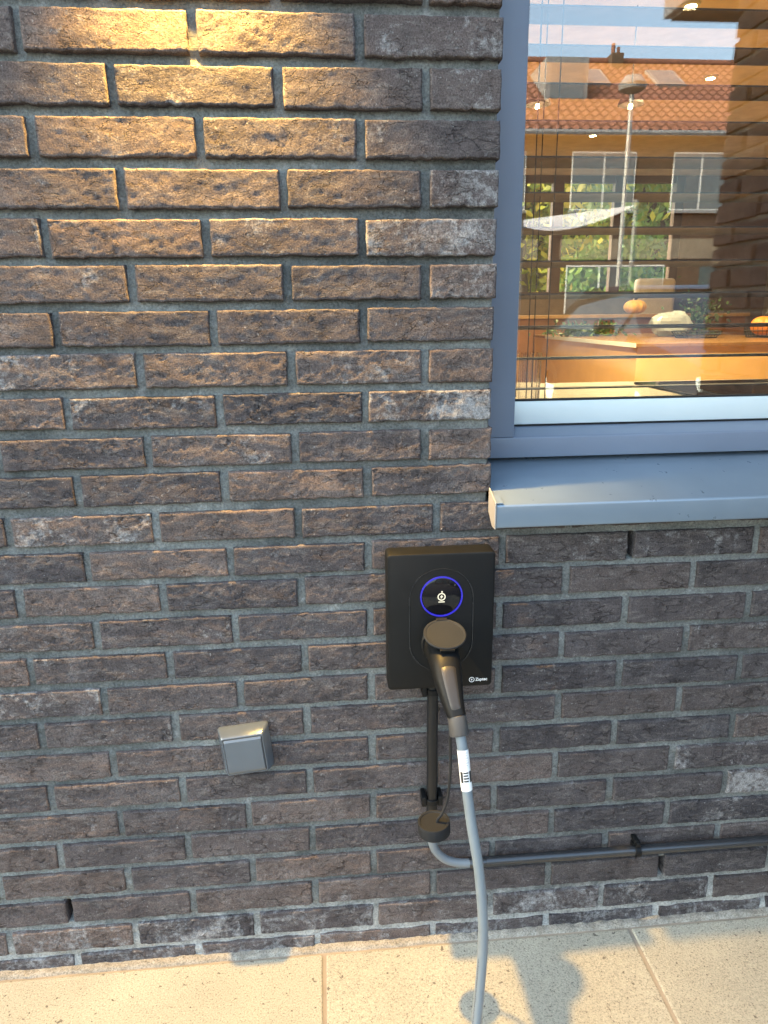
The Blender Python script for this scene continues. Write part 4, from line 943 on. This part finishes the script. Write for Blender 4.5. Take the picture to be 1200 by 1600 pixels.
# white shade sail stretched above the parking place
sa = empty('shade_sail', (2.4, -6.0, 0)); tag(sa, 'white cloth shade sail with sagging edge mirrored across the pane', 'shade sail')
gsl = MB(); NL = []
A, B, C_ = Vector((1.75, -6.0, 2.03)), Vector((2.92, -6.0, 2.22)), Vector((2.0, -7.6, 2.25))
NN = 14
for th in (0, -.006):
    L_ = {}
    for i in range(NN + 1):
        for j in range(NN + 1 - i):
            a, b = i / NN, j / NN; c = 1 - a - b; q = A * a + B * b + C_ * c
            q = q + Vector((0, 0, -.10 * 4 * (a * b) - .05 * a * c * 4 * .6 + th)) + Vector((0, -.25 * a * b * 4, 0)); L_[i, j] = gsl.bm.verts.new(q)
    for i in range(NN):
        for j in range(NN - i):
            gsl.bm.faces.new((L_[i, j], L_[i + 1, j], L_[i, j + 1]))
            if i + j < NN - 1: gsl.bm.faces.new((L_[i + 1, j], L_[i + 1, j + 1], L_[i, j + 1]))
loc(gsl.build('cloth', Mat('sail_cloth', (0.45, 0.44, 0.46), 0.8).m, sa, True, 80), (-2.4, 6, 0))
for q, nm in ((A, 'post'), (B, 'post'), (C_, 'post')): loc(MB().tube([(q.x, q.y, -.1), (q.x, q.y, q.z + .05)], .025, 10).build(nm, MGUT, sa, True), (-2.4, 6, 0))

# ------------------------------------------------------------------ parked car (mirrored low in the pane)
car = empty('parked_car', (3.45, -4.0, 0)); tag(car, 'dark grey parked car facing the house, mirrored low in the pane', 'car')
MCAR = Mat('car_paint', (0.022, 0.024, 0.028), 0.25, 0.2, coat=0.5).m; MCGL = Mat('car_glass', (0.03, 0.04, 0.045), 0.03, spec=1.0).m
def sec(y, zb, zt, w, wt):
    """cross-section ring at y (car local: nose at y=0, tail at -4.3)"""
    pts = [(-w * .92, zb), (w * .92, zb), (w, zb + .12), (w, zb + (zt - zb) * .55), (w * .96, zb + (zt - zb) * .8), (wt, zt), (wt * .5, zt + .025), (0, zt + .035)]
    full = pts + [(-x, z) for x, z in pts[6:4:-1]] + [(-w * .96, zb + (zt - zb) * .8), (-w, zb + (zt - zb) * .55), (-w, zb + .12)]
    return [(x, y, z) for x, z in full]
MB().loft([sec(0.0, .32, .58, .62, .50), sec(-.06, .24, .70, .76, .62), sec(-.35, .22, .80, .86, .72), sec(-1.0, .22, .93, .89, .78), sec(-1.3, .22, .97, .89, .80), sec(-3.4, .22, 1.0, .89, .80), sec(-4.0, .24, .98, .86, .76), sec(-4.28, .30, .90, .76, .66)]).build('body', MCAR, car, True, 35)
MB().loft([[(-.74, -1.15, .96), (.74, -1.15, .96), (.74, -3.75, 1.0), (-.74, -3.75, 1.0)], [(-.66, -1.62, 1.26), (.66, -1.62, 1.26), (.66, -3.45, 1.26), (-.66, -3.45, 1.26)], [(-.58, -1.90, 1.41), (.58, -1.90, 1.41), (.58, -3.15, 1.42), (-.58, -3.15, 1.42)]]).build('glasshouse', MCGL, car, True, 50)
MB().loft([[(-.60, -1.86, 1.405), (.60, -1.86, 1.405), (.60, -3.2, 1.41), (-.60, -3.2, 1.41)], [(-.56, -1.96, 1.45), (.56, -1.96, 1.45), (.56, -3.1, 1.455), (-.56, -3.1, 1.455)]]).build('roof', MCAR, car, True, 40)
for sx in (-1, 1):
    MB().box(sx * .98 - .09, sx * .98 + .09, -1.55, -1.42, .98, 1.12, .03, 3).build('wing_mirror', MCAR, car, True, 60)
    MB().box(sx * .60 - .14, sx * .60 + .14, -.12, -.02, .56, .68, .02).build('headlight', MBEAD, car, True)
    for y in (-.85, -3.35):
        wmx = Matrix.Translation((sx * .80, y, .31)) @ Matrix.Rotation(R(90), 4, 'Y')
        w = MB().lathe([(.19, -.10), (.29, -.10), (.31, -.07), (.31, .07), (.29, .10), (.19, .10)], 32, wmx).build('wheel', MRUB, car, True)
        MB().lathe([(0, -.085), (.19, -.085), (.19, .085), (0, .085)], 24, wmx).build('rim', MBEAD, w, True)
MB().box(-.26, .26, .001, .012, .38, .49, .002).build('number_plate', MPAPER, car)
